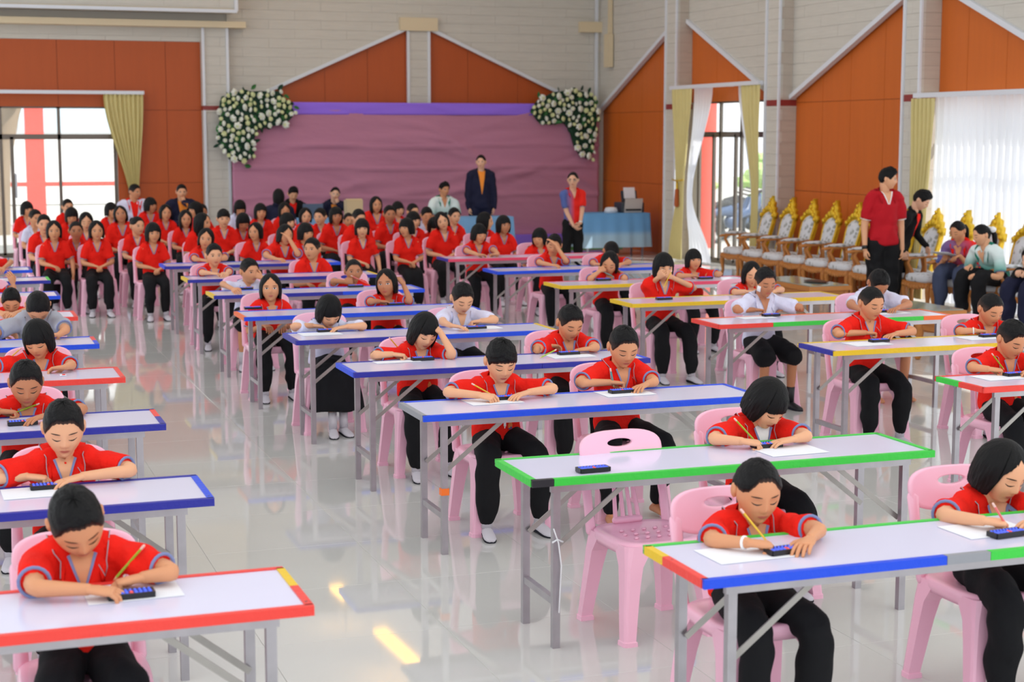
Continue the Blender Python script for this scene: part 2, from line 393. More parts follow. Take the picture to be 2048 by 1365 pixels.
boards(bk, 'y', [[(-1.9, 4.34), (5.06, 4.34), (5.06, 4.9), (-1.9, 4.9)]], YB-.55, YB-.565)
trim((-1.9, YB-.58, 4.29), (5.1, YB-.58, 4.29), .06, .08, up=(0, 1, 0)); trim((5.09, YB-.58, 4.29), (5.09, YB-.58, ZB), .06, .06, up=(0, 1, 0))
# right wall: pillars, gables
PA, PB, PC = (25.55, 26.0), (21.92, 22.36), (18.2, 18.6)
def pillar(y0, y1, n):
    p = struct(slab('trim_pillar_%d' % n, (12.04, y0+.03, 0), (XW, y1-.03, ZB), 'plaster'))
    boards(p, 'x', [[(y0, 0), (y1, 0), (y1, 2.57), (y0, 2.57)], [(y0, 2.66), (y1, 2.66), (y1, ZB), (y0, ZB)]], 12.05, 12.0, ph=y0 % .9)
    boards(p, 'y', [[(12.0, 0), (XW, 0), (XW, 2.57), (12.0, 2.57)], [(12.0, 2.66), (XW, 2.66), (XW, ZB), (12.0, ZB)]], y0+.04, y0, m='board_shaded', ph=.3)
    slab('band', (11.995, y0-.005, 2.57), (XW, y1, 2.66), 'red_band', p)
    for y in (y0, y1-.02): 
        MB().bar((11.99, y+.01, 0), (11.99, y+.01, ZB), .045, .03, up=(1, 0, 0)).build('edge_trim', 'trim_white', p)
    return p
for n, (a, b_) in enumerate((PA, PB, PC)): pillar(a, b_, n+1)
YPA, YPC, YV1, YV2, YV3 = 25.8, 18.4, 29.45, 22.15, 14.7
def gab(yv, yp, ylo, yhi, nm):
    # beige above the slope between ylo..yhi
    s = (ZP-ZV)/(yp-yv); zl = ZV+(ylo-yv)*s; zh = ZV+(yhi-yv)*s
    boards(nm, 'x', [[(ylo, zl), (yhi, zh), (yhi, ZB), (ylo, ZB)]], XW, XW-.09)
    e0, e1 = (XW-.1, ylo, zl), (XW-.1, yhi, zh)
    trim(e0, e1, .07, .09, up=(1, 0, 0))
    return [(ylo, 0), (yhi, 0), (yhi, zh), (ylo, zl)]
bpY = bpy.data.objects
q1 = gab(YV1, YPA, PA[1], YB-.07, wr)
panels(wr, 'x', [26.0, 26.85, 27.65, 28.68, 29.55], [0, 1.25, 2.55, 4.5], [q1], XW, XW-.015, 'orange_side')
q2 = gab(YV2, YPA, PB[1], PA[0], bpY['wall_right_over_door'])
q2 = [(q2[0][0], 2.68), (q2[1][0], 2.68), q2[2], q2[3]]
panels(bpY['wall_right_over_door'], 'x', [22.36, 23.1, 23.84, 24.6, 25.55], [2.68, 2.95, 4.5], [[(22.36, 2.68), (25.55, 2.68), (25.55, q2[2][1]), (22.36, q2[3][1])]], XW, XW-.015, 'orange_side')
q3 = gab(YV2, YPC, PC[1], PB[0], bpY['wall_right_middle'])
panels(bpY['wall_right_middle'], 'x', [18.6, 19.5, 20.37, 21.14, 21.92], [0, 1.3, 2.62, 4.5], [q3], XW, XW-.015, 'orange_side')
q4 = gab(YV3, YPC, 14.7, PC[0], bpY['wall_right_over_window'])
panels(bpY['wall_right_over_window'], 'x', [14.7, 15.9, 16.8, 17.6, 18.2], [2.64, 4.5], [[(14.7, 2.64), (18.2, 2.64), (18.2, q4[2][1]), (14.7, 2.7)]], XW, XW-.015, 'orange_side')
# speaker column on the right wall near the corner
o = MB().box((XW-.16, 28.9, 3.72), (.1, .22, .62)).box((XW-.13, 28.9, 4.5), (.05, .12, .95)).build('wall_conduit', 'cream'); tag(o, 'cream box and pipe mounted high on the side wall by the corner', 'conduit')
# ------------------------------------------------------------ glazed doors
def glazed(n, axis, at_, a0, a1, z1, ztr, muls, dmul, handles=()):
    d = empty('door_%d' % n); struct(d)
    def P(a, z): return (a, at_, z) if axis == 'y' else (at_, a, z)
    up = (0, 1, 0) if axis == 'y' else (1, 0, 0)
    def member(a, b, wd=.055, dp=.045): MB().bar(P(*a), P(*b), wd, dp, up).build('frame', 'alu', d)
    member((a0, z1), (a1, z1)); member((a0, ztr), (a1, ztr), .09); member((a0, .04), (a1, .04), .08)
    for a in muls: member((a, .04), (a, z1))
    for a in dmul: member((a, .04), (a, ztr), .06)
    al = sorted(set([a0, a1]+list(muls)))
    for k in range(len(al)-1):
        for za, zb in ((.08, ztr-.04), (ztr+.04, z1-.03)):
            c = P((al[k]+al[k+1])/2, (za+zb)/2); sz = (al[k+1]-al[k]-.06, .008, zb-za) if axis == 'y' else (.008, al[k+1]-al[k]-.06, zb-za)
            MB().box(c, sz).build('pane', 'glass', d)
    for a in handles:
        MB().tube([P(a, 1.05), P(a, 1.45)], .02, 8).build('handle', 'trim_white', d, True)
        c = P(a, 1.25)
    return d
glazed(1, 'y', YB+.08, -1.9, 3.03, 2.62, 2.10, [-1.0, .05, 1.07, 2.05, 3.0], [1.25], (1.0, 1.3))
glazed(2, 'x', XW+.03, 22.88, 25.32, 2.68, 2.14, [22.9, 23.75, 24.5, 25.3], [23.95, 24.75])
d3 = glazed(3, 'x', XW+.04, 9.0, 18.25, 2.62, 2.1, [9.1, 10.6, 12.1, 13.6, 15.1, 16.6, 18.2], [])
# ------------------------------------------------------------ outside
struct(slab('ground', (-30, YB+.2, -.2), (60, 75, -.03), 'ext_ground')); struct(slab('ground_side', (XW+.2, -30, -.2), (60, YB+.2, -.03), 'ext_ground'))
e = empty('school_building', (0, 52, 0)); tag(e, 'white school building with blue glass behind the glazed doors', 'building')
slab('wall', (-14, 52, 0), (14, 53, 3.3), 'ext_white', e).location = (0, -52, 0); slab('upper_wall', (-14, 51.5, 3.9), (14, 53, 8), 'ext_white', e).location = (0, -52, 0)
for k in range(7): slab('window', (-12+3.6*k, 51.9, 2.2), (-9.2+3.6*k, 52, 3.2), 'ext_glass', e).location = (0, -52, 0)
o = slab('red_column', (2.0, 40, -.03), (2.42, 40.4, 5.5), 'ext_red'); tag(o, 'red square column outside the glazed back doors', 'column')
o = MB().bar((-6, 39, 1.0), (9, 39, 1.0), .1, .1).build('railing', 'ext_red'); tag(o, 'red horizontal rail outside the back doors', 'railing')
for x in (-6, -2, 1.2, 5, 9): MB().bar((x, 39, 0), (x, 39, 1.0), .07, .07).build('post', 'ext_red', o)
t = empty('tree', (1.2, 37, 0)); tag(t, 'tree trunk leaning outside the glazed back doors', 'tree')
MB().tube([(0, 0, -.1), (.1, 0, 1.5), (.35, 0, 2.6), (.9, 0, 4.2)], [.26, .22, .2, .15], 10).build('trunk', 'bark', t, True)
mbc = MB()
for k in range(40):
    c = A([.9+rnd.gauss(0, .8), rnd.gauss(0, .8), 4.9+rnd.gauss(0, .5)]); mbc.ellip(c, (.32, .32, .2), 7, 4)
mbc.build('crown', 'bush', t, True)
yr_ = atx(1406, 400, 13.9)[1]
o = MB().tube([(13.9, yr_, -.03), (13.9, yr_, 4.2)], .24, 16).build('round_red_column', 'ext_red', smooth=True); tag(o, 'round red column outside the side door', 'column')
for k, (x, y, z, r) in enumerate([(20, 36, .8, 1.2), (23.5, 41, 1.3, 1.6), (18.5, 39, .5, .9), (29, 47, 1.8, 2.2)]):
    mbc = MB()
    for q in range(60):
        u_ = unit(A([rnd.gauss(0, 1), rnd.gauss(0, 1), rnd.gauss(0, 1)])); mbc.ellip(u_*r*rnd.uniform(.5, 1)*A([1, 1, .8]), (r*.2, r*.2, r*.14), 6, 4)
    o = mbc.build('shrub', 'bush', loc=(x, y, r*.8-.06)); tag(o, ['low pale green shrub outside the side door', 'tall green shrub outside the side door', 'small shrub nearest the side door outside', 'largest leafy tree clump outside beyond the shrubs'][k], 'shrub')
def motorbike(loc, rot, label):
    b = empty('motorbike', loc, rot); tag(b, label, 'motorbike', 'motorbikes parked outside')
    for x in (-.62, .62):
        t_ = np.linspace(0, 2*PI, 20)[:-1]; rings = []
        for a in t_:
            c = A([x+.26*math.cos(a), 0, .29+.26*math.sin(a)]); r_ = A([math.cos(a), 0, math.sin(a)])
            p = np.arange(6)*PI/3; rings.append(c+.045*(np.outer(np.cos(p), r_)+np.outer(np.sin(p), [0, 1, 0])))
        rings.append(rings[0]); MB().loft(rings, False, False).tube([(x, -.05, .29), (x, .05, .29)], .07, 8).build('wheel', 'tyre', b, True)
    MB().tube([(-.7, 0, .62), (-.2, 0, .66), (.1, 0, .52), (.45, 0, .6), (.55, 0, .85)], [.08, .13, .1, .12, .07], 10, flat=1.0).ellip((0, 0, .42), (.28, .12, .16)).build('fairing', 'bike', b, True)
    MB().tube([(-.75, 0, .76), (-.3, 0, .78), (0, 0, .74)], [.05, .09, .06], 8).build('seat', 'tyre', b, True)
    MB().tube([(.5, -.3, 1.0), (.56, 0, .93), (.5, .3, 1.0)], .018, 6).bar((.56, 0, .9), (.66, 0, .3), .05, .05).build('handlebar', 'alu_dark', b, True)
for (x, y), l in (((15.2, 29.6), 'nearest the side door'), ((15.9, 30.6), 'between two others outside'), ((16.6, 31.8), 'farthest from the side door')): motorbike((x, y, -.03), .5, 'dark blue motorbike parked '+l)
# ------------------------------------------------------------ curtains, backdrop, flowers
def curtain(name, axis, at_, z0, z1, edges, m, label, pleats=9, amp=.035, nz_=26, cat='curtain', th=None):
    """edges(t) -> (a0,a1,offset) along the wall for t 0 top .. 1 bottom"""
    mb = MB(); na = pleats*6; rings = []
    for j in range(nz_+1):
        t = j/nz_; a0, a1, off = edges(t); row = []
        wdt = abs(a1-a0)
        for i in range(na+1):
            s = i/na; a = a0+(a1-a0)*s; d = at_+off+amp*math.sin(s*pleats*2*PI)*(.45+.55*min(1, wdt/.5))+.008*math.sin(s*40+t*9)
            row.append((a, d, z1+(z0-z1)*t) if axis == 'y' else (d, a, z1+(z0-z1)*t))
        rings.append(A(row))
    v = np.concatenate(rings); n = na+1
    f = [(j*n+i, j*n+i+1, (j+1)*n+i+1, (j+1)*n+i) for j in range(nz_) for i in range(na)]
    o = mb.add(v, f).build(name, m, smooth=True)
    if th:
        md = o.modifiers.new('thick', 'SOLIDIFY'); md.thickness = th
    return tag(o, label, cat)
def lerp(a, b, t): return a+(b-a)*t
def sm(t): t = max(0, min(1, t)); return t*t*(3-2*t)
# curtain rails
for nm, a, b_, l in (('curtain_rail', (-1.9, YB-.18, 2.87), (3.5, YB-.18, 2.87), 'white curtain rail above the glazed back doors'), ('curtain_rail', (11.93, 22.4, 2.93), (11.93, 25.6, 2.93), 'white curtain rail above the side door'), ('curtain_rail', (11.95, 9.2, 2.64), (11.95, 18.22, 2.64), 'long white curtain rail above the sheer-curtained window')):
    o = MB().bar(a, b_, .09, .06).build(nm, 'trim_white'); tag(o, l, 'curtain rail')
    d_ = unit(A(b_)-A(a))
    for t in (.1, .5, .9):
        p = A(a)+(A(b_)-A(a))*t
        q = (p[0], YB-.01, p[2]) if d_[0] > .5 else (XW-.01, p[1], p[2])
        MB().bar(p, q, .03, .03, up=(0, .1, 1)).build('bracket', 'trim_white', o)
def e_back(t):
    k = sm(t/.72); 
    if t < .72: return (lerp(2.80, 3.22, k), lerp(3.49, 3.36, k), 0)
    return (lerp(3.22, 3.16, sm((t-.72)/.28)), lerp(3.36, 3.40, sm((t-.72)/.28)), 0)
curtain('gathered_curtain', 'y', YB-.18, .03, 2.85, e_back, 'curtain', 'cream pleated curtain tied back beside the glazed back doors', 9, .03)
def e_sl(t):
    k = sm(t/.62); j = sm((t-.62)/.38)
    return (lerp(lerp(25.53, 25.3, k), 25.5, j), lerp(lerp(24.75, 25.02, k), 24.95, j), -.05*j)
curtain('gathered_curtain', 'x', 11.9, .03, 2.9, e_sl, 'curtain', 'cream curtain with tassel tie on the corner side of the side door', 6, .03)
def e_sls(t):
    k = sm(t/.62); j = sm((t-.62)/.38)
    return (lerp(lerp(24.78, 25.0, k), 24.9, j), lerp(lerp(24.1, 24.82, k), 24.05, j), .03)
curtain('sheer_curtain', 'x', 11.93, .03, 2.9, e_sls, 'sheer', 'white sheer curtain tied beside the tasselled cream curtain', 6, .025)
def e_sr(t):
    k = sm(t/.62); j = sm((t-.62)/.38)
    return (lerp(lerp(23.05, 22.62, k), 22.7, j), 22.42, 0)
curtain('gathered_curtain', 'x', 11.93, .03, 2.9, e_sr, 'curtain', 'cream curtain hanging by the ornate chairs side of the side door', 5, .03)
def e_srs(t):
    k = sm(t/.62); j = sm((t-.62)/.38)
    return (lerp(lerp(23.25, 22.75, k), 22.8, j), lerp(23.0, 22.6, k), .04)
curtain('sheer_curtain', 'x', 11.95, .03, 2.9, e_srs, 'sheer', 'narrow white sheer curtain at the ornate chairs side of the door', 4, .02)
o = MB().tube([(11.86, 25.2, 1.36), (11.84, 25.15, 1.3), (11.84, 25.15, 1.22)], [.012, .014, .02], 8).build('curtain_tassel', 'gold', smooth=True); tag(o, 'gold and brown tassel on the cream side-door curtain', 'tassel')
MB().tube([(11.84, 25.15, 1.2), (11.84, 25.15, .95)], [.035, .045], 10).build('fringe', 'tassel', o, True)
MB().tube([(11.84, 25.34, 1.38), (11.82, 25.15, 1.36), (11.84, 24.92, 1.38)], .012, 6).build('cord', 'gold', o, True)
curtain('gathered_curtain', 'x', 11.92, .03, 2.6, lambda t: (lerp(18.28, 18.2, sm(t)), lerp(17.75, 17.9, sm(t/.8)), 0), 'curtain', 'cream curtain at the end of the sheer-curtained window', 6, .035)
curtain('sheer_curtain', 'x', 12.0, .03, 2.62, lambda t: (17.85, 9.2, 0), 'sheer', 'long white sheer curtain glowing across the side window', 62, .035, 14)
# backdrop cloth with sags and wrinkles
def backdrop(name, x0, x1, z0, z1, y, m, label, amp, nx=150, nz=60):
    xs = np.linspace(x0, x1, nx); zs = np.linspace(z0, z1, nz); X, Z = np.meshgrid(xs, zs)
    Y = np.full_like(X, y); r = np.random.RandomState(3)
    for k in range(26):
        cx_, cz_ = r.uniform(x0, x1), r.uniform(z0, z1); an = r.uniform(-.5, .35); L_ = r.uniform(.5, 1.7); w_ = r.uniform(.03, .09)
        u_ = (X-cx_)*math.cos(an)+(Z-cz_)*math.sin(an); v_ = -(X-cx_)*math.sin(an)+(Z-cz_)*math.cos(an)+.12*(u_/L_)**2
        Y -= amp*r.uniform(-.6, 1)*np.exp(-(u_/L_)**2-(v_/w_)**2)
    for zz in (.98, 1.52, 1.93): Y -= amp*.8*np.exp(-((Z-zz-.03*np.sin(X*1.3))/.02)**2)
    v = np.stack([X, Y, Z], 2).reshape(-1, 3)
    f = [(j*nx+i, j*nx+i+1, (j+1)*nx+i+1, (j+1)*nx+i) for j in range(nz-1) for i in range(nx-1)]
    o = MB().add(v, f).build(name, m, smooth=True); md = o.modifiers.new('thick', 'SOLIDIFY'); md.thickness = .01
    return o
bd = backdrop('fabric_backdrop', 5.0, 12.1, .22, 2.58, YB-.34, 'mauve', '', .055)
tag(bd, 'wrinkled mauve fabric backdrop stretched across the back wall', 'backdrop')
backdrop('top_band', 5.05, 12.05, 2.5, 2.72, YB-.345, 'purple', '', .012, 80, 8).parent = bd
o = MB().box((8.55, YB-.4, .14), (7.1, .3, .2)).build('backdrop_plinth', 'purple'); tag(o, 'low purple-clad plinth along the foot of the mauve backdrop', 'plinth')
MB().box((8.55, YB-.4, .02), (7.1, .28, .04)).build('base', 'plastic_black', o)
o = MB().box((9.4, YB-.95, .012), (5.6, .75, .024)).build('turf_strip', 'turf'); tag(o, 'strip of artificial green turf before the purple plinth', 'turf')
# roses
def rose_mesh():
    mb = MB()
    mb.ellip((0, 0, 0), (.45, .45, .42), 8, 5, mi=1)
    for ring, (n, r, tilt, s) in enumerate(((5, .34, .25, .55), (6, .58, .65, .6))):
        for k in range(n):
            a = 2*PI*k/n+ring*.5; R = rz(a)@ry(tilt); c = R@A([0, 0, 0])+A([math.cos(a)*r, math.sin(a)*r, .12-.22*ring])
            mb.ellip(c, (.18, s*.62, s*.72), 6, 4, R, 0)
    return mb.mesh('rose', ['petal', 'petal_core'], True)
RM = rose_mesh()
RM2 = RM.copy(); RM2.materials[0] = MATS['petal_core']
LM = MB().add([(0, 0, 0), (.35, .25, .1), (.7, .2, .02), (1, 0, -.1), (.7, -.2, .02), (.35, -.25, .1), (.5, 0, -.02)], [(0, 6, 1), (1, 6, 2), (2, 6, 3), (3, 6, 4), (4, 6, 5), (5, 6, 0)]).mesh('leaf', 'leaf', False)
LM2 = LM.copy(); LM2.materials[0] = MATS['leaf_dark']
def inside(p, poly):
    c = False; n = len(poly)
    for i in range(n):
        a, b_ = poly[i], poly[(i+1) % n]
        if (a[1] > p[1]) != (b_[1] > p[1]) and p[0] < (b_[0]-a[0])*(p[1]-a[1])/(b_[1]-a[1])+a[0]: c = not c
    return c
def bouquet(poly_px, n, label, core):
    pts = [aty(u, v, YB-.5) for u, v in poly_px]; poly = [(p[0], p[2]) for p in pts]
    xs = [p[0] for p in poly]; zs = [p[1] for p in poly]; c0 = A([np.mean(xs), YB-.4, np.mean(zs)])
    e = empty('flower_arrangement', c0); tag(e, label, 'flowers')
    q = [(x-c0[0], z-c0[2]) for x, z in poly]
    mb = MB()
    def shr(k): 
        cxm = np.mean([a for a, b in q]); czm = np.mean([b for a, b in q]); return [(a*.97, b*.97) for a, b in q]
    mb.prism(shr(0), 'y', .02, -.06); mb.build('moss_base', 'leaf_dark', e)
    got = []; tries = 0
    while len(got) < n and tries < 9000:
        tries += 1
        p = (rnd.uniform(min(xs), max(xs))-c0[0], rnd.uniform(min(zs), max(zs))-c0[2]); r = rnd.choice([.046, .05, .056, .062, .078, .086])
        if not inside(p, q) or any((p[0]-g[0])**2+(p[1]-g[1])**2 < (.78*(r+g[2]))**2 for g in got): continue
        got.append((p[0], p[1], r))
    for x, z, r in got:
        o = obj('rose', RM if (r > .07 or rnd.random() < .45) else RM2, e, (x, -.1-rnd.uniform(0, .05), z)); o.scale = (r*1.0,)*3
        o.rotation_euler = (PI/2+rnd.uniform(-.5, .5), rnd.uniform(-.5, .5), rnd.uniform(0, 6))
    k = 0
    while k < n*1.1:
        p = (rnd.uniform(min(xs)-.03, max(xs)+.03)-c0[0], rnd.uniform(min(zs)-.03, max(zs)+.03)-c0[2])
        if not inside((p[0]*.95, p[1]*.95), q): continue
        k += 1
        o = obj('leaf', LM if rnd.random() < .5 else LM2, e, (p[0], -.06-rnd.uniform(0, .03), p[1])); s_ = rnd.uniform(.09, .17); o.scale = (s_,)*3
        o.rotation_euler = (PI/2+rnd.uniform(-.6, .6), rnd.uniform(0, 6.28), rnd.uniform(-.5, .5))
bouquet([(440, 200), (470, 182), (520, 180), (560, 180), (578, 200), (592, 222), (590, 232), (572, 250), (540, 253), (515, 262), (508, 285), (510, 312), (490, 328), (470, 322), (450, 305), (434, 285), (440, 250), (436, 225)], 100, 'white rose arrangement on the pillar-side corner of the backdrop', 0)
bouquet([(1062, 222), (1075, 200), (1110, 182), (1150, 178), (1184, 184), (1196, 205), (1197, 240), (1192, 290), (1185, 322), (1165, 315), (1152, 295), (1142, 260), (1130, 246), (1100, 250), (1078, 244)], 80, 'white rose arrangement on the side-wall corner of the backdrop', 0)
# ------------------------------------------------------------ folding desks
TZ = .735
ORD = ['first', 'second', 'third', 'fourth', 'fifth', 'sixth', 'seventh', 'eighth', 'ninth']
DESKS = {}
def desk(key, x0, y0, segs, left, right, label, L_=1.87, D_=.48, rot=0.0):
    t = empty('folding_desk', (x0, y0, 0), rot); DESKS[key] = (x0, y0, label)
    MB().box((L_/2, D_/2, TZ-.014), (L_-.02, D_-.02, .026)).build('tabletop', 'laminate', t)
    hh, wp = .03, .012
    def tape(a, b_, side, c):
        mb = MB(); jag = []
        if side in 'fb':
            y = 0 if side == 'f' else D_; s = 1 if side == 'f' else -1
            mb.box(((a+b_)/2, y+s*.006, TZ-hh/2+.002), (b_-a, .014, hh)); mb.box(((a+b_)/2, y+s*(wp/2+.008), TZ+.001), (b_-a, wp+.012, .003))
        else:
            x = 0 if side == 'l' else L_; s = 1 if side == 'l' else -1
            mb.box((x+s*.006, (a+b_)/2, TZ-hh/2+.002), (.014, b_-a, hh)); mb.box((x+s*(wp/2+.008), (a+b_)/2, TZ+.001), (wp+.012, b_-a, .003))
        mb.build('edge_tape', 't_'+c, t)
    for a, b_, c in segs: tape(a*L_+.001, b_*L_-.001, 'f', c)
    tape(.002, L_-.002, 'b', segs[0][2] if left == 'grey' else segs[-1][2])
    for sd, cs in (('l', left), ('r', right)):
        cs = cs.split('+')
        for k, c in enumerate(cs): tape(.016+(D_-.032)*k/len(cs), .016+(D_-.032)*(k+1)/len(cs), sd, c)
    fz = TZ-.028-.018
    MB().box((L_/2, .05, fz), (L_-.2, .022, .036)).box((L_/2, D_-.05, fz), (L_-.2, .022, .036)).build('frame', 'steel', t)
    for xe, s in ((.125, 1), (L_-.125, -1)):
        for y in (.055, D_-.055):
            mb = MB().box((xe, y, (fz+.018)/2), (.032, .03, fz+.018)); mb.build('leg', 'steel', t)
        MB().box((xe, D_/2, .2), (.026, D_-.13, .03)).build('stretcher', 'steel', t)
        for y in (.085, D_-.085):
            MB().bar((xe+s*.005, y, .42), (xe+s*.34, y, fz-.004), .022, .006, up=(0, 1, 0)).build('brace', 'steel_dark', t)
    tag(t, label, 'desk', 'white folding desks in three columns'); return t
CN = {1: 'door-side', 2: 'middle', 3: 'wall-side'}
SPEC = {1: [(-.85, 4.68, [(0, 1, 'red')], 'red', 'red+yellow'), (-.9, 6.24, [(0, 1, 'navy')], 'blue', 'blue'), (-.86, 7.96, [(0, .58, 'pink'), (.58, 1, 'navy')], 'pink', 'navy+red'), (-.88, 9.59, [(0, .72, 'navy'), (.72, 1, 'red')], 'navy', 'red'), (-.88, 11.2, [(0, 1, 'blue')], 'blue', 'blue+red'), (-.88, 12.96, [(0, 1, 'red')], 'red', 'red'), (-.89, 14.71, [(0, 1, 'blue')], 'blue', 'navy'), (-.87, 16.31, [(0, 1, 'navy')], 'navy', 'green'), (-.97, 17.64, [(0, 1, 'blue')], 'blue', 'navy')],
        2: [(2.25, 4.54, [(0, .47, 'blue'), (.47, .56, 'grey'), (.56, 1, 'green')], 'red+red+yellow', 'green'), (2.25, 6.13, [(0, .05, 'black'), (.05, 1, 'green')], 'green', 'green'), (2.26, 7.75, [(0, 1, 'blue')], 'grey', 'blue'), (2.29, 9.32, [(0, .62, 'navy'), (.62, 1, 'navy')], 'blue', 'blue'), (2.28, 10.92, [(0, .5, 'navy'), (.5, 1, 'blue')], 'navy', 'yellow'), (2.2, 12.48, [(0, .09, 'blue'), (.09, 1, 'blue')], 'orange', 'blue'), (2.25, 14.25, [(0, .6, 'navy'), (.6, 1, 'blue')], 'yellow', 'blue'), (2.26, 15.9, [(0, 1, 'navy')], 'yellow', 'yellow'), (2.26, 17.6, [(0, .7, 'navy'), (.7, 1, 'blue')], 'blue', 'blue')],
        3: [(5.48, 7.59, [(0, 1, 'red')], 'red+green', 'red'), (5.48, 9.21, [(0, 1, 'yellow')], 'navy', 'yellow'), (5.44, 10.79, [(0, .22, 'red'), (.22, .86, 'green'), (.86, 1, 'orange')], 'red', 'orange'), (5.43, 12.38, [(0, 1, 'yellow')], 'yellow', 'yellow'), (5.46, 14.1, [(0, .56, 'yellow'), (.56, 1, 'pink')], 'yellow', 'pink'), (5.41, 15.8, [(0, 1, 'blue')], 'blue', 'blue'), (5.43, 17.56, [(0, 1, 'pink')], 'navy', 'pink')]}
for c, L0 in SPEC.items():
    n = len(L0)
    for k, (x0, y0, segs, l, r) in enumerate(L0):
        cols = list(dict.fromkeys(s[2] for s in segs if s[2] not in ('black', 'grey')))
        if len(cols) > 2: cols = [cols[0]+',', *cols[1:]]
        nm = '%s %s desk from audience' % (ORD[n-1-k], CN[c])
        DESKS['n%d%d' % (c, k)] = nm
        desk((c, k), x0, y0, segs, l, r, 'folding desk edged in %s tape, %s from audience in the %s column' % (' and '.join('dark blue' if q == 'navy' else q for q in cols).replace(', and', ','), ORD[n-1-k], CN[c]), L_=2.06 if c == 3 else (1.93 if c == 2 else 1.87))
# string tied to a leg, orange tag
p = A([2.25+.125, 6.13+.055, .46])
o = MB().tube([p+A([-.02, -.03, .06]), p+A([0, -.035, 0]), p+A([.015, -.03, -.1]), p+A([.005, -.03, -.3])], .003, 5).tube([p+A([-.02, -.02, 0]), p+A([0, -.022, .012]), p+A([.025, -.02, 0]), p+A([0, .022, 0]), p+A([-.02, -.02, 0])], .004, 5).build('string', 'string', smooth=True); tag(o, 'white string knotted round a leg of the green-edged desk', 'string')
o = MB().box((2.26+.125, 7.75+.055, .33), (.042, .04, .035)).build('leg_tag', 'orange_tag'); tag(o, 'orange tape wrapped round a leg of the blue desk', 'tape')
# ------------------------------------------------------------ pink plastic chairs
def plastic_chair():
    t = empty('plastic_chair'); SZ = .43
    mb = MB(); n = 28; a = np.arange(n)*2*PI/n
    def sq(hx, hy, z, cy=0, p=4):
        c, s = np.cos(a), np.sin(a); return np.stack([hx*np.sign(c)*abs(c)**(2/p), cy+hy*np.sign(s)*abs(s)**(2/p), np.full(n, z)], 1)
    mb.loft([sq(.2, .2, SZ-.055, 0), sq(.207, .205, SZ-.03), sq(.205, .203, SZ-.006), sq(.195, .195, SZ), sq(.165, .165, SZ-.004), sq(.1, .1, SZ-.012), sq(.02, .02, SZ-.014)])
    for i in range(-2, 3):
        for j in range(-1, 2): mb.ellip((i*.055+(.02 if j % 2 else 0), j*.07, SZ-.007), (.018, .01, .006), 6, 3, rz(.6))
    mb.build('seat', 'pink', t, True)
    for sx in (-1, 1):
        for sy in (-1, 1):
            mb = MB(); rings = []
            for z, w_, ex, ey in ((SZ-.012, .125, .2, .198), (SZ-.06, .1, .204, .202), (SZ-.1, .078, .207, .206), (SZ-.18, .068, .212, .212), (.13, .06, .221, .224), (.022, .053, .228, .236), (.019, .062, .232, .24), (0, .064, .233, .241)):
                q = [(0, .25), (.08, .08), (.25, 0), (1, 0), (1, 1), (0, 1)]
                rings.append(A([(sx*(ex-w_*px), sy*(ey-w_*py), z) for px, py in q]))
            mb.loft(rings).build('leg', 'pink', t)
    # backrest: upper panel with oval grip hole, side posts, slotted splat
    mb = MB(); n = 36; a = np.arange(n)*2*PI/n; c, s = np.cos(a), np.sin(a)
    def bend(x, z): return .175+.10*(z-SZ)/.4-.32*x*x+.02
    def ring(px, pz, d): return np.stack([px, np.array([bend(x, z) for x, z in zip(px, pz)])+d, pz], 1)
    ox = .205*np.sign(c)*abs(c)**.62; oz = .745+np.where(s > 0, .085, .085)*np.sign(s)*abs(s)**.75
    hx = .062*c; hz = .775+.018*s
    mx_, mz = (ox*.93+hx*.07), (.755+(oz-.755)*.9)
    def mid(k): return ring(hx+(ox-hx)*k, hz+(oz-hz)*k, -.012), ring(hx+(ox-hx)*k, hz+(oz-hz)*k, .009)
    R = [ring(hx, hz, -.009), ring(hx+(ox-hx)*.03, hz+(oz-hz)*.03, -.0115)]+[mid(k)[0] for k in (.1, .5, .85, .95)]+[ring(ox, oz, -.007), ring(ox*1.0, oz, .005)]+[mid(k)[1] for k in (.95, .85, .5, .1)]+[ring(hx+(ox-hx)*.03, hz+(oz-hz)*.03, .0085), ring(hx, hz, .006)]
    mb.loft(R+[R[0]], False, False)
    for sx in (-1, 1):
        P = [(sx*.185, bend(.185, .72), .72), (sx*.188, bend(.188, .62), .62), (sx*.19, bend(.188, .5)-.0, .52), (sx*.19, .17, SZ-.02)]
        mb.tube(P, [.028, .024, .022, .026], 8, flat=.5, up=(0, 1, 0))
    for k in range(4):
        x = (k-1.5)*.032; mb.tube([(x*.8, bend(x, .7), .7), (x, bend(x, .58), .58), (x*1.25, .185, SZ-.01)], [.012, .0095, .012], 6, flat=.6, up=(0, 1, 0))
    mb.tube([(-.06, .19, SZ+.01), (.06, .19, SZ+.01)], .018, 6); mb.tube([(-.05, bend(.03, .685), .685), (.05, bend(.03, .685), .685)], .016, 6)
    mb.build('backrest', 'pink', t, True)
    return t
CHAIR = plastic_chair()
def chair(x, y, rot, label, group=None): return place(CHAIR, (x, y, 0), rot, label, 'chair', group)
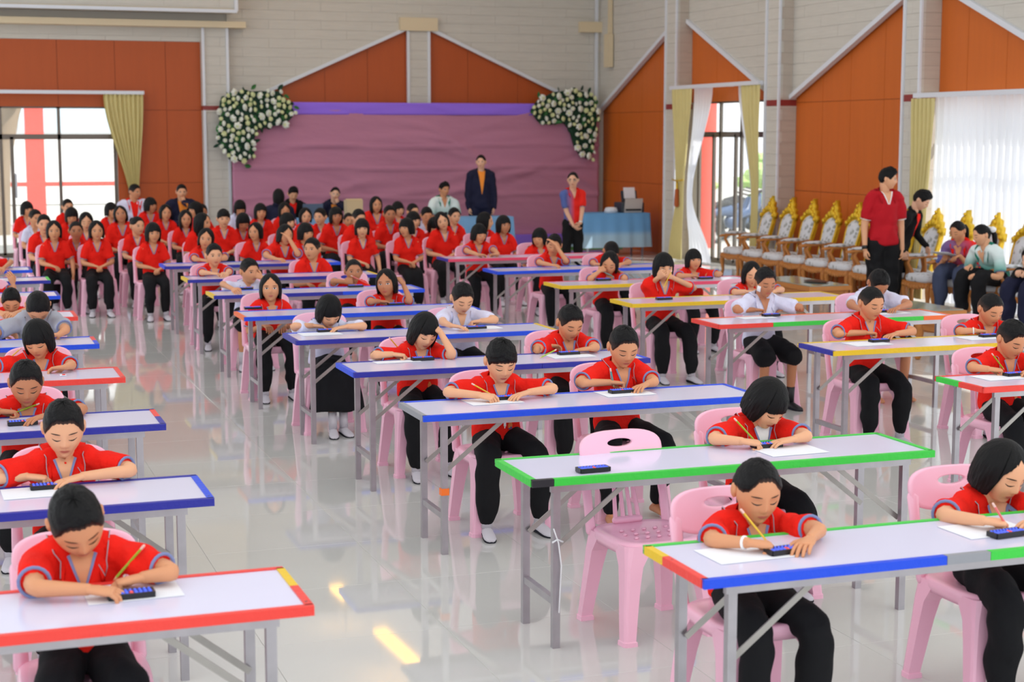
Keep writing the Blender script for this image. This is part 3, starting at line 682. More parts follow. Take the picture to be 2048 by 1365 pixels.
# ------------------------------------------------------------ small desk items
def abacus_proto():
    t = empty('abacus'); mb = MB(); Lx, Ly = .135, .052
    for y in (-Ly/2, Ly/2): mb.box((0, y, .009), (Lx, .007, .018))
    for x in (-Lx/2, Lx/2): mb.box((x, 0, .009), (.007, Ly, .018))
    mb.box((0, .008, .01), (Lx, .004, .012)); mb.box((0, 0, .002), (Lx, Ly, .004)); mb.build('frame', 'plastic_black', t)
    b_ = MB(); r_ = MB()
    for i in range(9):
        x = (i-4)*.0142
        for y in (.017, -.003, -.0115, -.0195):
            (r_ if (i == 4 and y < 0) else b_).ellip((x, y, .0145), (.0068, .0046, .007), 8, 4)
    o = b_.build('blue_beads', 'bead_blue', t, True); o['kind'] = 'stuff'
    o = r_.build('red_beads', 'bead_red', t, True); o['kind'] = 'stuff'
    return t
ABA = abacus_proto()
def pencil(tip, end, m, label):
    tip = A(tip); end = A(end); L_ = np.linalg.norm(end-tip); d = (end-tip)/L_
    t = empty('pencil', tip)
    MB().tube([d*.018, d*(L_-.014)], .0042, 6, round_ends=False).build('shaft', m, t)
    MB().tube([d*.0005, d*.006, d*.018], [.0006, .0016, .0042], 6, round_ends=False).build('point', 'p_wood', t, True)
    MB().tube([d*(L_-.014), d*L_], [.0046, .0044], 8).build('eraser', 'p_eraser', t, True)
    tag(t, label, 'pencil', 'pencils on the desks')
def worksheet(x, y, rot, label):
    o = MB().box((0, 0, .0006), (.29, .2, .001)).build('worksheet', 'paper'); o.location = (x, y, TZ+.0005); o.rotation_euler = (0, 0, rot); tag(o, label, 'paper', 'white worksheets on the desks')
# ------------------------------------------------------------ people: head template
def G(x, s): return np.exp(-(x/s)**2)
def head_surface(az, el):
    d = np.stack([np.sin(az)*np.cos(el), -np.cos(az)*np.cos(el), np.sin(el)], -1)
    x, y, z = d[..., 0]*.074, d[..., 1]*.094, d[..., 2]*.106
    k = np.clip(-z/.106, 0, 1); fr = y < 0
    x = x*(1-.27*k**1.5); y = np.where(fr, y*(1-.10*k), y*(1-.48*k**1.2)); y = y-.030*k**2
    x = x*(1+.05*np.exp(-((z+.02)/.04)**2)*np.where(fr, 1, 0))
    y = np.where(fr, np.sign(y)*np.abs(y/.094)**.86*.094, y)
    m = np.clip(-d[..., 1]*2.2, 0, 1); ax = abs(x)
    dy = -.0165*G(x, .0105)*G(z+.022, .015)-.007*G(x, .010)*G(z-.000, .018)-.005*G(ax-.0115, .006)*G(z+.0285, .007)
    dy += .0065*G(ax-.031, .014)*G(z-.004, .011)-.0025*G(z-.024, .009)*G(ax-.03, .03)-.005*G(ax-.037, .019)*G(z+.032, .02)
    dy += -.0055*G(x, .019)*G(z+.0555, .0085)+.0015*G(x, .02)*G(z+.056, .0018)+.003*G(x, .02)*G(z+.071, .006)-.006*G(x, .018)*G(z+.088, .011)
    return np.stack([x, y+dy*m, z], -1)
def head_grid(nu, nv):
    s = np.linspace(-1, 1, nu+1)[:-1]; az = np.sign(s)*np.abs(s)**1.5*PI
    el = np.linspace(-PI/2*.985, PI/2*.985, nv); AZ, EL = np.meshgrid(az, el)
    V = head_surface(AZ, EL).reshape(-1, 3)
    f = [(j*nu+i, j*nu+(i+1) % nu, (j+1)*nu+(i+1) % nu, (j+1)*nu+i) for j in range(nv-1) for i in range(nu)]
    f += [tuple(range(nu-1, -1, -1)), tuple((nv-1)*nu+i for i in range(nu))]
    return V, f
def with_ears(V, f):
    mb = MB(); mb.add(V, f)
    for s in (-1, 1):
        mb.ellip((s*.078, .012, -.004), (.008, .017, .028), 8, 6, rz(-s*.35)@rx(-.15)); mb.ellip((s*.075, .006, -.004), (.012, .012, .02), 6, 4)
    return mb.arrays()
HEADS = {0: with_ears(*head_grid(56, 44)), 1: with_ears(*head_grid(34, 28)), 2: with_ears(*head_grid(24, 20))}
_hv, _hf = head_grid(80, 60)
HBV = BVHTree.FromPolygons([tuple(p) for p in _hv], _hf)
def face_pt(x, z, off):
    h = HBV.ray_cast(Vector((x, -1, z)), Vector((0, 1, 0)))
    return (x, (h[0].y if h[0] else -.08)-off, z)
def face_patch(mb, cx_, cz_, top, bot, n=9, off=.0012, w_=.015, mi=0, sl=0):
    v = []
    for i in range(n):
        s = -1+2*i/(n-1)
        for fz in (top(s), (top(s)+bot(s))/2, bot(s)):
            v.append(face_pt(cx_+s*w_, cz_+fz+sl*s, off))
    f = [(i*3+k, i*3+k+1, (i+1)*3+k+1, (i+1)*3+k) for i in range(n-1) for k in range(2)]
    mb.add(v, f, mi)
FACE = {}
for s, nm in ((-1, 'l'), (1, 'r')):
    mb = MB(); face_patch(mb, s*.031, .003, lambda t: .0062*(1-t*t), lambda t: -.0048*(1-t*t), off=.0008, mi=0)
    face_patch(mb, s*.031, .0035, lambda t: .0058*math.sqrt(max(0, 1-t*t)), lambda t: -.0052*math.sqrt(max(0, 1-t*t)), w_=.0056, off=.0018, mi=1)
    face_patch(mb, s*.031, .003, lambda t: .0085*(1-t*t)+.0006, lambda t: .0058*(1-t*t)-.0006, off=.0022, mi=1, w_=.0165)
    FACE['open'+nm] = mb.mesh('eye', ['eyewhite', 'iris'], True)
    mb = MB(); face_patch(mb, s*.031, .0, lambda t: -.0052*(1-t*t)+.001, lambda t: -.008*(1-t*t)-.0004, off=.0016, mi=0, w_=.0165)
    FACE['down'+nm] = mb.mesh('eye', ['iris'], True)
    mb = MB(); face_patch(mb, s*.033, .0215, lambda t: .0035*(1-t*t*.8)+.001, lambda t: -.0005*(1-t*t), off=.0014, w_=.0175, sl=-s*.0008)
    FACE['brow'+nm] = mb.mesh('eyebrow', 'brow', True)
mb = MB(); face_patch(mb, 0, -.0555, lambda t: .0062*(1-t*t)-.0012*math.exp(-(t/.2)**2), lambda t: -.0005, off=.001, w_=.021); face_patch(mb, 0, -.0565, lambda t: -.0003, lambda t: -.0075*(1-t*t), off=.0012, w_=.019)
FACE['mouth'] = mb.mesh('mouth', 'lips', True)
# ---------------- hair templates
def pn(a, b, k=0): return math.sin(a*3.1+k)*math.sin(b*2.3+k*1.7)+.5*math.sin(a*7.3+1.3*k)*math.sin(b*6.1+k)+.3*math.sin(a*17.1+k*3)*math.sin(b*9.7)
def hair_short(kind):
    nu, nv = 120, 44
    az = np.linspace(-PI, PI, nu+1)[:-1]; a1 = np.abs(az)
    front = {'crew': .063, 'buzz': .066, 'man': .056, 'fringe': .036, 'pony': .074, 'bun': .07}[kind]
    line = np.interp(a1, [0, .45, .75, 1.0, 1.25, 1.55, 1.9, 2.4, PI], [front, front, front-.012, .022, -.008, .026, -.03, -.056, -.062])
    if kind in ('pony', 'bun'): line = np.interp(a1, [0, .5, .9, 1.3, 1.6, 1.9, 2.4, PI], [front, front-.004, .03, .016, .02, -.03, -.06, -.064])
    k5 = np.ones(5)/5; line = np.convolve(np.concatenate([line[-2:], line, line[:2]]), k5, 'valid')
    line = line+.0014*np.sin(az*23)+.001*np.sin(az*51)
    lo, hi = np.full(nu, -1.3), np.full(nu, 1.5)
    for _ in range(30):
        m_ = (lo+hi)/2; z = head_surface(az, m_)[:, 2]; up = z < line; lo = np.where(up, m_, lo); hi = np.where(up, hi, m_)
    t_ = np.linspace(0, 1, nv)[:, None]; EL = lo[None]+(1.555-lo[None])*t_; AZ = np.repeat(az[None], nv, 0)
    S = head_surface(AZ, EL); Nn = S/np.linalg.norm(S, axis=-1, keepdims=True); a = np.abs(AZ); z = S[..., 2]; above = z-line[None]
    th = {'crew': .014, 'buzz': .007, 'man': .024, 'fringe': .02, 'pony': .009, 'bun': .009}[kind]
    topm = np.clip((z-.015)/.06, 0, 1)
    t = th*(.35+.65*topm) if kind in ('crew', 'man', 'fringe') else np.full_like(z, th)
    t = t*np.clip(above/.012, .06, 1)
    nzv = np.vectorize(pn)(AZ*2.2, z*90, 1.0); t = t*(1+.14*nzv)
    if kind == 'man': t = t*(1+.3*np.sin(AZ+.8)*topm)
    V = (S+Nn*t[..., None]).reshape(-1, 3)
    f = [(j*nu+i, j*nu+(i+1) % nu, (j+1)*nu+(i+1) % nu, (j+1)*nu+i) for j in range(nv-1) for i in range(nu)]
    f.append(tuple((nv-1)*nu+i for i in range(nu)))
    fade = np.clip(1-(z-(-.01))/.062, 0, 1)*(a > .7)*{'crew': .5, 'buzz': .75}.get(kind, 0)
    fade = np.maximum(fade, np.clip(1-above/.01, 0, 1)*.5)
    mb = MB(); mb.add(V, f); F = list(fade.reshape(-1))
    if kind == 'pony':
        mb.tube([(0, .095, .005), (.006, .125, .0), (.01, .135, -.04), (.012, .125, -.09), (.01, .115, -.14), (.008, .112, -.18)], [.014, .026, .03, .028, .02, .006], 10)
        mb.ellip((0, .098, .006), (.018, .012, .018))
    if kind == 'bun': mb.ellip((0, .105, .05), (.04, .03, .038), 12, 8)
    me = mb.mesh('hair_'+kind, 'hair', True)
    at_ = me.attributes.new('fade', 'FLOAT', 'POINT'); F += [0]*(len(me.vertices)-len(F)); at_.data.foreach_set('value', F)
    return me
def hair_bob(kind, hem=-.088, fringe=.026, seed=1):
    """kind: 'bangs', 'part', 'long'"""
    nu, nt = 120, 34; rr = np.random.RandomState(seed)
    jag = np.convolve(rr.uniform(-1, 1, nu+6), np.ones(3)/3, 'same')[:nu]
    az = np.linspace(-PI, PI, nu+1)[:-1]; V = []; IN = []
    for i, a0 in enumerate(az):
        aa = abs(a0)
        if kind == 'bangs': h = np.interp(aa, [0, .72, .92, PI], [fringe, fringe-.012, hem+.012, hem])
        else: h = np.interp(aa, [0, .12, .4, .78, 1.0, PI], [.088, .082, .062, .03, hem+.012, hem])
        h += jag[i]*.006
        for j in range(nt):
            t = j/(nt-1); rows = []
            for inner in (0, 1):
                hx, hy, hz = (.089, .106, .121) if not inner else (.079, .096, .112)
                if kind == 'part' and aa < .5: hy -= .006
                zt = hz; # go along arc from crown to hem
                z = zt*math.cos(t*PI/2) if h <= 0 else h+(zt-h)*math.cos(t*PI/2)
                if h <= 0:
                    z = zt-(zt-h)*(1-math.cos(t*PI/2)**1) if False else (zt*math.cos(min(t/.55, 1)*PI/2) if t < .55 else h*(t-.55)/.45)
                fac = math.sqrt(max(0, 1-(max(z, 0)/zt)**2)) if z > 0 else 1-.10*(z/(-.1))**2*(1 if kind != 'long' else .6)
                lump = 1+.018*pn(a0*4.2, z*22, seed)+.010*math.sin(a0*37+seed+z*12)
                yo = .008
                x = math.sin(a0)*hx*fac*lump; y = -math.cos(a0)*hy*fac*lump+yo
                if kind == 'long' and z < -.06: y += .5*(-.06-z)*max(0, -math.cos(a0))*0
                rows.append((x, y, z))
            V.append(rows[0]); IN.append(rows[1])
    V = A(V); IN = A(IN); n = len(V); f = []
    for i in range(nu):
        k = (i+1) % nu
        for j in range(nt-1):
            f.append((i*nt+j, k*nt+j, k*nt+j+1, i*nt+j+1)); f.append((n+i*nt+j, n+i*nt+j+1, n+k*nt+j+1, n+k*nt+j))
        f.append((i*nt+nt-1, k*nt+nt-1, n+k*nt+nt-1, n+i*nt+nt-1))
    me = MB().add(np.vstack([V, IN]), f).mesh('hair_bob', 'hair', True)
    b_ = bmesh.new(); b_.from_mesh(me); bmesh.ops.remove_doubles(b_, verts=b_.verts, dist=.0004); bmesh.ops.recalc_face_normals(b_, faces=b_.faces); b_.to_mesh(me); b_.free()
    for p in me.polygons: p.use_smooth = True
    return me
HAIR = {k: hair_short(k) for k in ('crew', 'buzz', 'man', 'fringe', 'pony', 'bun')}
HAIR['bob'] = hair_bob('bangs'); HAIR['bob2'] = hair_bob('bangs', -.1, .034, 4); HAIR['part'] = hair_bob('part', -.092, 0, 2); HAIR['long'] = hair_bob('part', -.26, 0, 3)
# ---------------- hands
def hand_template(pose):
    mb = MB(); rings = []; n = 10; t = np.arange(n)*2*PI/n
    for x, hy, hz, cy in ((-.012, .019, .015, 0), (.004, .022, .015, 0), (.03, .030, .014, .001), (.058, .034, .0125, 0), (.078, .033, .0105, -.001), (.084, .028, .007, -.001)):
        rings.append(np.stack([np.full(n, x), cy+hy*np.cos(t), hz*np.sin(t)], 1))
    mb.loft(rings)
    cur = {'flat': [(8, 18, 12)]*4, 'rest': [(22, 32, 20), (25, 36, 22), (28, 40, 25), (30, 42, 26)], 'write': [(38, 42, 30), (52, 62, 35), (68, 78, 45), (74, 80, 45)], 'fist': [(70, 80, 50)]*4}[pose]
    for k, (y, L_, r) in enumerate(((.025, .064, .0085), (.008, .071, .0088), (-.009, .065, .0083), (-.025, .050, .0075))):
        sp = (1.5-k)*(.07 if pose == 'flat' else .03); p = A([.074, y, .0]); pts = [p-A([.012, 0, 0]), p]; ang = 0
        for j, fr in enumerate((.45, .31, .24)):
            ang += math.radians(cur[k][j]); d = A([math.cos(ang)*math.cos(sp), math.cos(ang)*math.sin(sp), -math.sin(ang)]); p = p+d*L_*fr; pts.append(p)
        mb.tube(pts, [r, r, r*.96, r*.88, r*.7], 7)
    th = {'flat': [(.018, .024, -.004), (.04, .046, -.006), (.062, .056, -.010), (.08, .058, -.014)], 'rest': [(.018, .024, -.005), (.042, .044, -.012), (.064, .046, -.02), (.082, .04, -.028)],
          'write': [(.018, .022, -.006), (.046, .04, -.018), (.072, .036, -.03), (.092, .026, -.042)], 'fist': [(.018, .022, -.006), (.045, .036, -.018), (.066, .026, -.03), (.076, .008, -.034)]}[pose]
    mb.tube(th, [.0125, .011, .0092, .0075], 7)
    return mb.arrays()
HANDS = {p: hand_template(p) for p in ('flat', 'rest', 'write', 'fist')}
def bez(a, b, c, n): t = np.linspace(0, 1, n)[:, None]; return (1-t)**2*a+2*t*(1-t)*b+t*t*c
def limb(a, b, c, n=5):
    """points a..b..c with a softly rounded joint at b"""
    p = a+(b-a)*.8; q = b+(c-b)*.2
    return np.vstack([a+(p-a)*np.linspace(0, 1, 4)[:, None], bez(p, b, q, n)[1:-1], q+(c-q)*np.linspace(0, 1, 4)[:, None]])
def ik(a, c, l1, l2, pole):
    d = c-a; D = np.linalg.norm(d); u = d/D
    if D > .985*(l1+l2): k = D/(.985*(l1+l2)); l1 *= k; l2 *= k
    x = (l1*l1-l2*l2+D*D)/(2*D); h = math.sqrt(max(1e-6, l1*l1-x*x))
    p = A(pole, float); p = p-u*p.dot(u); return a+u*x+unit(p)*h
# ------------------------------------------------------------ figures
FIG = []
class Fig: pass
def spine_fn(P, C, back):
    M = (P+C)/2+back
    return lambda t: (1-t)**2*P+2*t*(1-t)*M+t*t*C if t >= 0 else P+(P-M)*(-t)*1.2
def new_fig(**k):
    f = Fig(); f.__dict__.update(k); FIG.append(f); return f
def mk(P, C7, Hc, Rh, face, sc, hs, sh_w, arms, legs, hair, shirt='red', lower='pants', feet='sock', skin=1, eyes='open', label='', lod=1, base=None, slouch=.03, tyaw=0.0, fit=1.0, extras=(), group=None, collar=True, vneck=True, lowmat=None, long_sleeve=False):
    Xb = rz(face+tyaw)@A([1., 0, 0]); fwd = rz(face)@A([0, -1., 0])
    return new_fig(P=P, C7=C7, Hc=Hc, Rh=Rh, face=face, sc=sc, hs=hs, sh_w=sh_w, arms=arms, legs=legs, hair=hair, shirt=shirt, lower=lower, feet=feet, skin=skin, eyes=eyes, label=label, lod=lod, base=base if base is not None else A([P[0], P[1], 0]), slouch=slouch, Xb=Xb, fwd=fwd, fit=fit, extras=extras, group=group, collar=collar, vneck=vneck, lowmat=lowmat, long_sleeve=long_sleeve)
def volumes(f):
    sc = f.sc*f.fit; S = spine_fn(f.P, f.C7, -f.fwd*f.slouch); f.S = S
    X = f.Xb; nseg = 18; t_ = np.arange(nseg)*2*PI/nseg
    def frame(t):
        T = unit(S(min(t+.02, 1))-S(min(t+.02, 1)-.04)); fr = unit(np.cross(X, T)); return T, fr
    f.frame = frame
    mb = MB(); rings = []
    for t, hw, hd in ((-.16, .128, .104), (-.10, .14, .112), (.05, .14, .112), (.2, .133, .106), (.4, .128, .102), (.6, .134, .103), (.78, .14, .098), (.9, .124, .084), (.96, .097, .072), (.99, .068, .058)):
        T, fr = frame(max(0, min(t, 1))); c = S(t) if t <= 1 else f.C7+T*(t-1)*.4*f.sc
        rings.append(c+sc*(np.outer(np.cos(t_), X)*hw+np.outer(np.sin(t_), fr)*hd))
    mb.loft(rings)
    T, fr = frame(.93); sh0 = S(.93)
    f.sh = []; 
    for s, arm in zip((-1, 1), f.arms):
        j = sh0+X*s*f.sh_w-T*.012*f.sc+fr*.012*f.sc
        f.sh.append(j)
    f.el = []; f.wr = []
    for s, arm, j in zip((-1, 1), f.arms, f.sh):
        w_ = A(arm['wrist']); lu, lf = .235*f.sc, .205*f.sc
        e = arm.get('elbow')
        if e is None: e = ik(j, w_, lu, lf, arm.get('pole', X*s*.6+A([0, 0, -1.])-f.fwd*.25))
        else:
            e = A(e, float); v = e-j; L_ = np.linalg.norm(v)
            if L_ > 1.28*lu: e = j+v*1.28*lu/L_
        f.el.append(A(e)); f.wr.append(w_)
    f.tr = []
    for s, j, e, wv in zip((-1, 1), f.sh, f.el, f.wr):
        mb.tube([S(.9)+X*s*.05*sc+T*.015*sc, S(.93)+X*s*.1*sc+T*.006*sc, j], [.062*sc, .063*sc, .056*sc], 12)
        d = e-j
        if f.long_sleeve:
            L3 = limb(j, e, wv-(wv-e)*.02); mb.tube(L3, np.interp(np.linspace(0, 1, len(L3)), [0, .5, 1], [.06*sc, .05*sc, .038*sc]), 12); f.tr.append(None)
        else:
            k = .76; mb.tube([j-d*.02, j+d*.25, j+d*.5, j+d*k], [.056*sc, .058*sc, .058*sc, .058*sc], 12, round_ends=False)
            f.tr.append((j+d*k, unit(d)))
    f.vs = mb.arrays()
    mb = MB(); sp = f.sc*(1.02 if f.fit > 1.1 else f.fit)
    hipc = f.P
    mb.ellip(f.P+A([0, 0, -.005])*f.sc, (.125*sc, .105*sc, .085*sc), 16, 10)
    for hp, kn, an in f.legs:
        hp, kn, an = A(hp), A(kn), A(an)
        if f.lower == 'pants':
            e2 = an+(kn-an)*.10; p = limb(hp, kn, e2); mb.tube(p, np.interp(np.linspace(0, 1, len(p)), [0, .3, .5, .75, .93, 1], A([.088, .082, .074, .074, .068, .05])*sp), 12, round_ends=True)
        elif f.lower == 'shorts':
            e2 = kn+(an-kn)*.06; mb.tube([hp, (hp+kn)/2, kn+(kn-hp)*.02], A([.09, .088, .086])*sc, 12)
    if f.lower == 'skirt':
        (h1, k1, a1), (h2, k2, a2) = [tuple(map(A, q)) for q in f.legs]; kc = (k1+k2)/2; rings = []
        hcn = (h1+h2)/2; t16 = np.arange(20)*2*PI/20; up = A([0, 0, 1.])
        def srings(L):
            return [c+sc*(np.outer(np.cos(t16)*(1+.05*np.sin(t16*5)*wv), f.Xb)*hw+np.outer(np.sin(t16)*(1+.05*np.sin(t16*5)*wv), ax)*hd) for c, hw, hd, ax, wv in L]
        mb.loft(srings([(hcn, .13, .09, up, 0), (lerp(hcn, kc, .4), .14, .09, up, 0), (lerp(hcn, kc, .8), .155, .088, up, 0), (kc+f.fwd*.06, .15, .08, up, 0)]))
        bc = kc-f.fwd*.015
        mb.loft(srings([(bc+up*.05, .15, .08, f.fwd, 0), (bc+up*.02, .168, .115, f.fwd, 0), (bc-up*.08, .18, .122, f.fwd, .5), (bc-up*.17, .195, .128, f.fwd, 1), (bc-up*.25, .21, .135, f.fwd, 1)]))
    f.vp = mb.arrays()
def batch_remesh(items):
    """items: (verts, faces, voxel, smooth) -> list of (verts, faces)"""
    tmp = []
    for v, fc, vox, it in items:
        me = bpy.data.meshes.new('tmp'); me.from_pydata(v.tolist(), [], fc); o = bpy.data.objects.new('tmp', me); COL.objects.link(o)
        b_ = bmesh.new(); b_.from_mesh(me); bmesh.ops.recalc_face_normals(b_, faces=b_.faces); b_.to_mesh(me); b_.free()
        md = o.modifiers.new('r', 'REMESH'); md.mode = 'VOXEL'; md.voxel_size = vox
        ms_ = o.modifiers.new('s', 'SMOOTH'); ms_.factor = .5; ms_.iterations = it
        tmp.append(o)
    dg = bpy.context.evaluated_depsgraph_get(); out = []
    for o in tmp:
        me = o.evaluated_get(dg).to_mesh(); n = len(me.vertices); v = np.empty(n*3, 'f'); me.vertices.foreach_get('co', v)
        nr = np.empty(n*3, 'f'); me.vertices.foreach_get('normal', nr)
        out.append((v.reshape(-1, 3).astype(float), [tuple(p.vertices) for p in me.polygons], nr.reshape(-1, 3).astype(float))); o.to_mesh_clear()
    for o in tmp:
        me = o.data; bpy.data.objects.remove(o); bpy.data.meshes.remove(me)
    return out
def folds(v, n, amp, seed):
    q = v*A([1, 1, 1.]); r = np.random.RandomState(seed); d = np.zeros(len(v))
    for k in range(5):
        w_ = r.normal(0, 1, 3); w_ = w_/np.linalg.norm(w_)*r.uniform(18, 55); d += np.sin(q@w_+2.5*np.sin(q@r.normal(0, 9, 3)))/(1+k*.35)
    return v+n*(amp*np.clip(d, -2, 2)/2)[:, None]
def to4(R, t, s):
    m = Matrix.Identity(4)
    for i in range(3):
        for j in range(3): m[i][j] = R[i][j]*s
        m[i][3] = t[i]
    return m
def ring_band(c, d, r):
    d = unit(d); u = unit(np.cross(d, A([.3, .9, .2]))); w_ = np.cross(d, u); t = np.arange(18)*2*PI/18; mb = MB()
    R = lambda rr, h: c+d*h+rr*(np.outer(np.cos(t), u)+np.outer(np.sin(t), w_))
    q = [R(r*.8, .001), R(r*.99, .001), R(r*1.0, .003), R(r*.98, .0065), R(r*.8, .006)]
    return mb.loft(q+[q[0]], False, False)
def foot(mb, an, d, sc, kind):
    an = A(an); d = unit(A([d[0], d[1], d[2]])); up = A([0, 0, 1.]); sd = unit(np.cross(d, up)); up = np.cross(sd, d); rings = []; n = 12; t = np.arange(n)*2*PI/n
    for x, hw, hh, cz in ((-.058, .012, .012, -.045), (-.05, .026, .026, -.038), (-.02, .032, .036, -.03), (.03, .034, .032, -.036), (.08, .038, .024, -.044), (.12, .037, .018, -.05), (.148, .026, .014, -.054), (.158, .012, .008, -.056)):
        rings.append(an+sc*(d*x+up*cz)+sc*(np.outer(np.cos(t), sd)*hw+np.outer(np.maximum(np.sin(t), -.75), up)*hh))
    mb.loft(rings)
def finish(f, i, sv, pv):
    r = random.Random(i*13+5); sc, hs = f.sc, f.hs; B = f.base
    e = empty('person', B); tag(e, f.label, 'person')
    if f.group: e['group'] = f.group
    skin = f.skin if isinstance(f.skin, str) else 'skin%d' % f.skin
    # ---- clothes
    v, fc, nr = sv; v = folds(v, nr, .0085*sc, i)
    b_ = MB().add(v-B, fc); sm_name = {'red': 'polo_shirt', 'maroon': 'polo_shirt', 'gradient': 'polo_shirt', 'gradient_seat': 'polo_shirt', 'tealwhite': 'polo_shirt', 'navy': 'jacket', 'black': 'jacket', 'redwhite': 'jacket'}.get(f.shirt, 'shirt')
    smat = {'redwhite': 'white'}.get(f.shirt, f.shirt)
    so = b_.build(sm_name, smat, e, True)
    bv = BVHTree.FromPolygons([tuple(p) for p in v], fc)
    pv_, pf, pn_ = pv; pv_ = folds(pv_, pn_, .009*sc, i+500)
    lm = f.lowmat or {'pants': 'black', 'shorts': 'black', 'skirt': 'skirt'}[f.lower]
    MB().add(pv_-B, pf).build({'pants': 'trousers', 'shorts': 'shorts', 'skirt': 'skirt'}[f.lower], lm, e, True)
    # ---- body
    mb = MB(); hv, hf = HEADS[f.lod]
    mb.add(hv*hs@f.Rh.T+f.Hc-B, hf)
    nk0 = f.C7-unit(f.C7-f.P)*.05*sc; nk1 = f.Hc+f.Rh@A([0, .022, -.055])*hs
    mb.tube(np.vstack([nk0, bez(nk0, f.C7+(f.Hc-f.C7)*.12, nk1, 5)[1:-1], nk1])-B, A([.056, .05, .047, .047, .05])*(.5*sc+.5*hs), 14)
    mb.tube([f.P-B, (f.S(.5))-B, nk0-B], A([.075, .07, .06])*sc, 10)
    for s, j, el, wr, arm in zip((-1, 1), f.sh, f.el, f.wr, f.arms):
        L3 = limb(j, el, wr); mb.tube(L3-B, np.interp(np.linspace(0, 1, len(L3)), [0, .35, .5, .62, .85, 1], A([.042, .037, .034, .034, .026, .022])*sc), 10)
        d = unit(A(arm['dir'])); nn = A(arm.get('n', (0, 0, 1)), float); nn = unit(nn-d*nn.dot(d)); yy = np.cross(nn, d)
        Rm = np.stack([d, yy*(1 if s < 0 else -1), nn], 1); hv2, hf2 = HANDS[arm.get('pose', 'rest')]
        if s > 0: hf2 = [tuple(reversed(q)) for q in hf2]
        mb.add(hv2*(.93*hs)@Rm.T+wr-B, hf2)
    fds = f.footdirs if hasattr(f, 'footdirs') else [f.fwd+f.Xb*s*.15 for s in (-1, 1)]
    for (hp, kn, an), fd in zip(f.legs, fds):
        hp, kn, an = A(hp), A(kn), A(an)
        p = limb(hp+(kn-hp)*.3, kn, an); mb.tube(p-B, np.interp(np.linspace(0, 1, len(p)), [0, .4, .6, .75, .95, 1], A([.058, .05, .044, .045, .03, .028])*sc), 10)
        foot(mb, an-B, fd, sc*.97, 'bare')
    bo = mb.build('body', skin, e, True, fix=False)
    # ---- hair and face
    Mh = to4(f.Rh*1.0, f.Hc-B, hs)
    def hp_(name, me, parent, mtx=Mh):
        o = obj(name, me, parent); o.matrix_local = mtx; return o
    hp_('hair', HAIR[f.hair], e)
    for s in 'lr': hp_('eye', FACE[f.eyes+s], bo); hp_('eyebrow', FACE['brow'+s], bo)
    hp_('mouth', FACE['mouth'], bo)
    # ---- collar, lining, trims on the shirt
    T, fr = f.frame(.93); X = f.Xb; N0 = f.C7
    def snap(p, off):
        h = bv.find_nearest(Vector(p))
        if not h[0]: return A(p)
        n_ = A(h[1]); ref = A(h[0])-(N0-T*.09*sc)
        return A(h[0])+(n_ if n_.dot(ref) > 0 else -n_)*off
    def shot(a, b, off):
        o_ = N0+X*a-T*b+fr*.35
        h = bv.ray_cast(Vector(o_), Vector(-fr)); 
        return A(h[0])+fr*off if h[0] else snap(N0+X*a-T*b+fr*.08*sc, off)
    cm = {'red': 'red', 'maroon': 'maroon', 'white': 'white', 'grey': 'grey', 'gradient': 'red', 'gradient_seat': 'red', 'tealwhite': 'teal', 'navy': 'navy', 'black': 'black', 'redwhite': 'red'}[f.shirt]
    if f.vneck:
        V = []; nb = 6; LV = .10*sc; wv = .042*sc; z0 = -.02*sc
        vm = {'navy': 'orange_top', 'black': 'red', 'redwhite': 'red'}.get(f.shirt, getattr(f, 'inner', skin))
        if f.shirt in ('navy', 'black', 'redwhite'): LV = .3*sc; wv = .05*sc
        for k in range(nb+1):
            b0 = z0+(LV-z0)*k/nb; ww = wv*(1-k/nb)+.002
            for a in (-1, -.5, 0, .5, 1): V.append(shot(a*ww, b0, .004+.018*(1-k/nb)**2)-B)
        MB().add(V, [(k*5+q, k*5+q+1, (k+1)*5+q+1, (k+1)*5+q) for k in range(nb) for q in range(4)]).build('neckline', vm, e, True)
        if f.shirt in ('red', 'maroon'):
            for s in (-1, 1):
                V = []
                for k in range(nb+1):
                    b0 = z0+(LV-z0)*k/nb; ww = wv*(1-k/nb)+.002; w2 = ww+.011*sc*(1-.3*k/nb)
                    V += [shot(s*ww, b0, .0055+.018*(1-k/nb)**2)-B, shot(s*w2, b0+.002, .0065+.018*(1-k/nb)**2)-B]
                MB().add(V, [(k*2, k*2+1, k*2+3, k*2+2) for k in range(nb)]).build('placket', 'patch' if f.shirt == 'maroon' else 'lining', so, True)
    if f.collar:
        sq_ = sc; sc = sc*max(1.0, f.fit); inn, outr = [], []; n = 25
        for k in range(n):
            s = -1+2*k/(n-1); an = abs(s)**1.0*2.32*np.sign(s); dr = -fr*math.cos(an)+X*math.sin(an)
            rin = .061*sc; h = (.068-.072*abs(s)**2)*sc
            inn.append(N0+dr*rin+T*(h-.006*sc)+fr*.008*sc)
            if abs(s) < .62: outr.append(snap(N0+dr*.1*sc+T*.02*sc, .012))
            else:
                q = (abs(s)-.62)/.38; p0 = N0+X*np.sign(s)*lerp(.088, .06, q)*sc+fr*lerp(.02, .1, q)*sc-T*lerp(-.015, .092, q)*sc
                outr.append(snap(p0, lerp(.012, .02, q)))
        V = [];
        for a, b0 in zip(inn, outr): m_ = (a+b0)/2; m_ = m_+unit(m_-N0+T*.02)*.012*sc; V += [a-B, m_-B, b0-B, b0-B-unit(b0-N0)*.004, a-B-unit(a-N0)*.004]
        cf = [(k*5+q, k*5+(q+1) % 5, (k+1)*5+(q+1) % 5, (k+1)*5+q) for k in range(n-1) for q in range(5)]+[(0, 1, 2, 3, 4), tuple((n-1)*5+q for q in (4, 3, 2, 1, 0))]
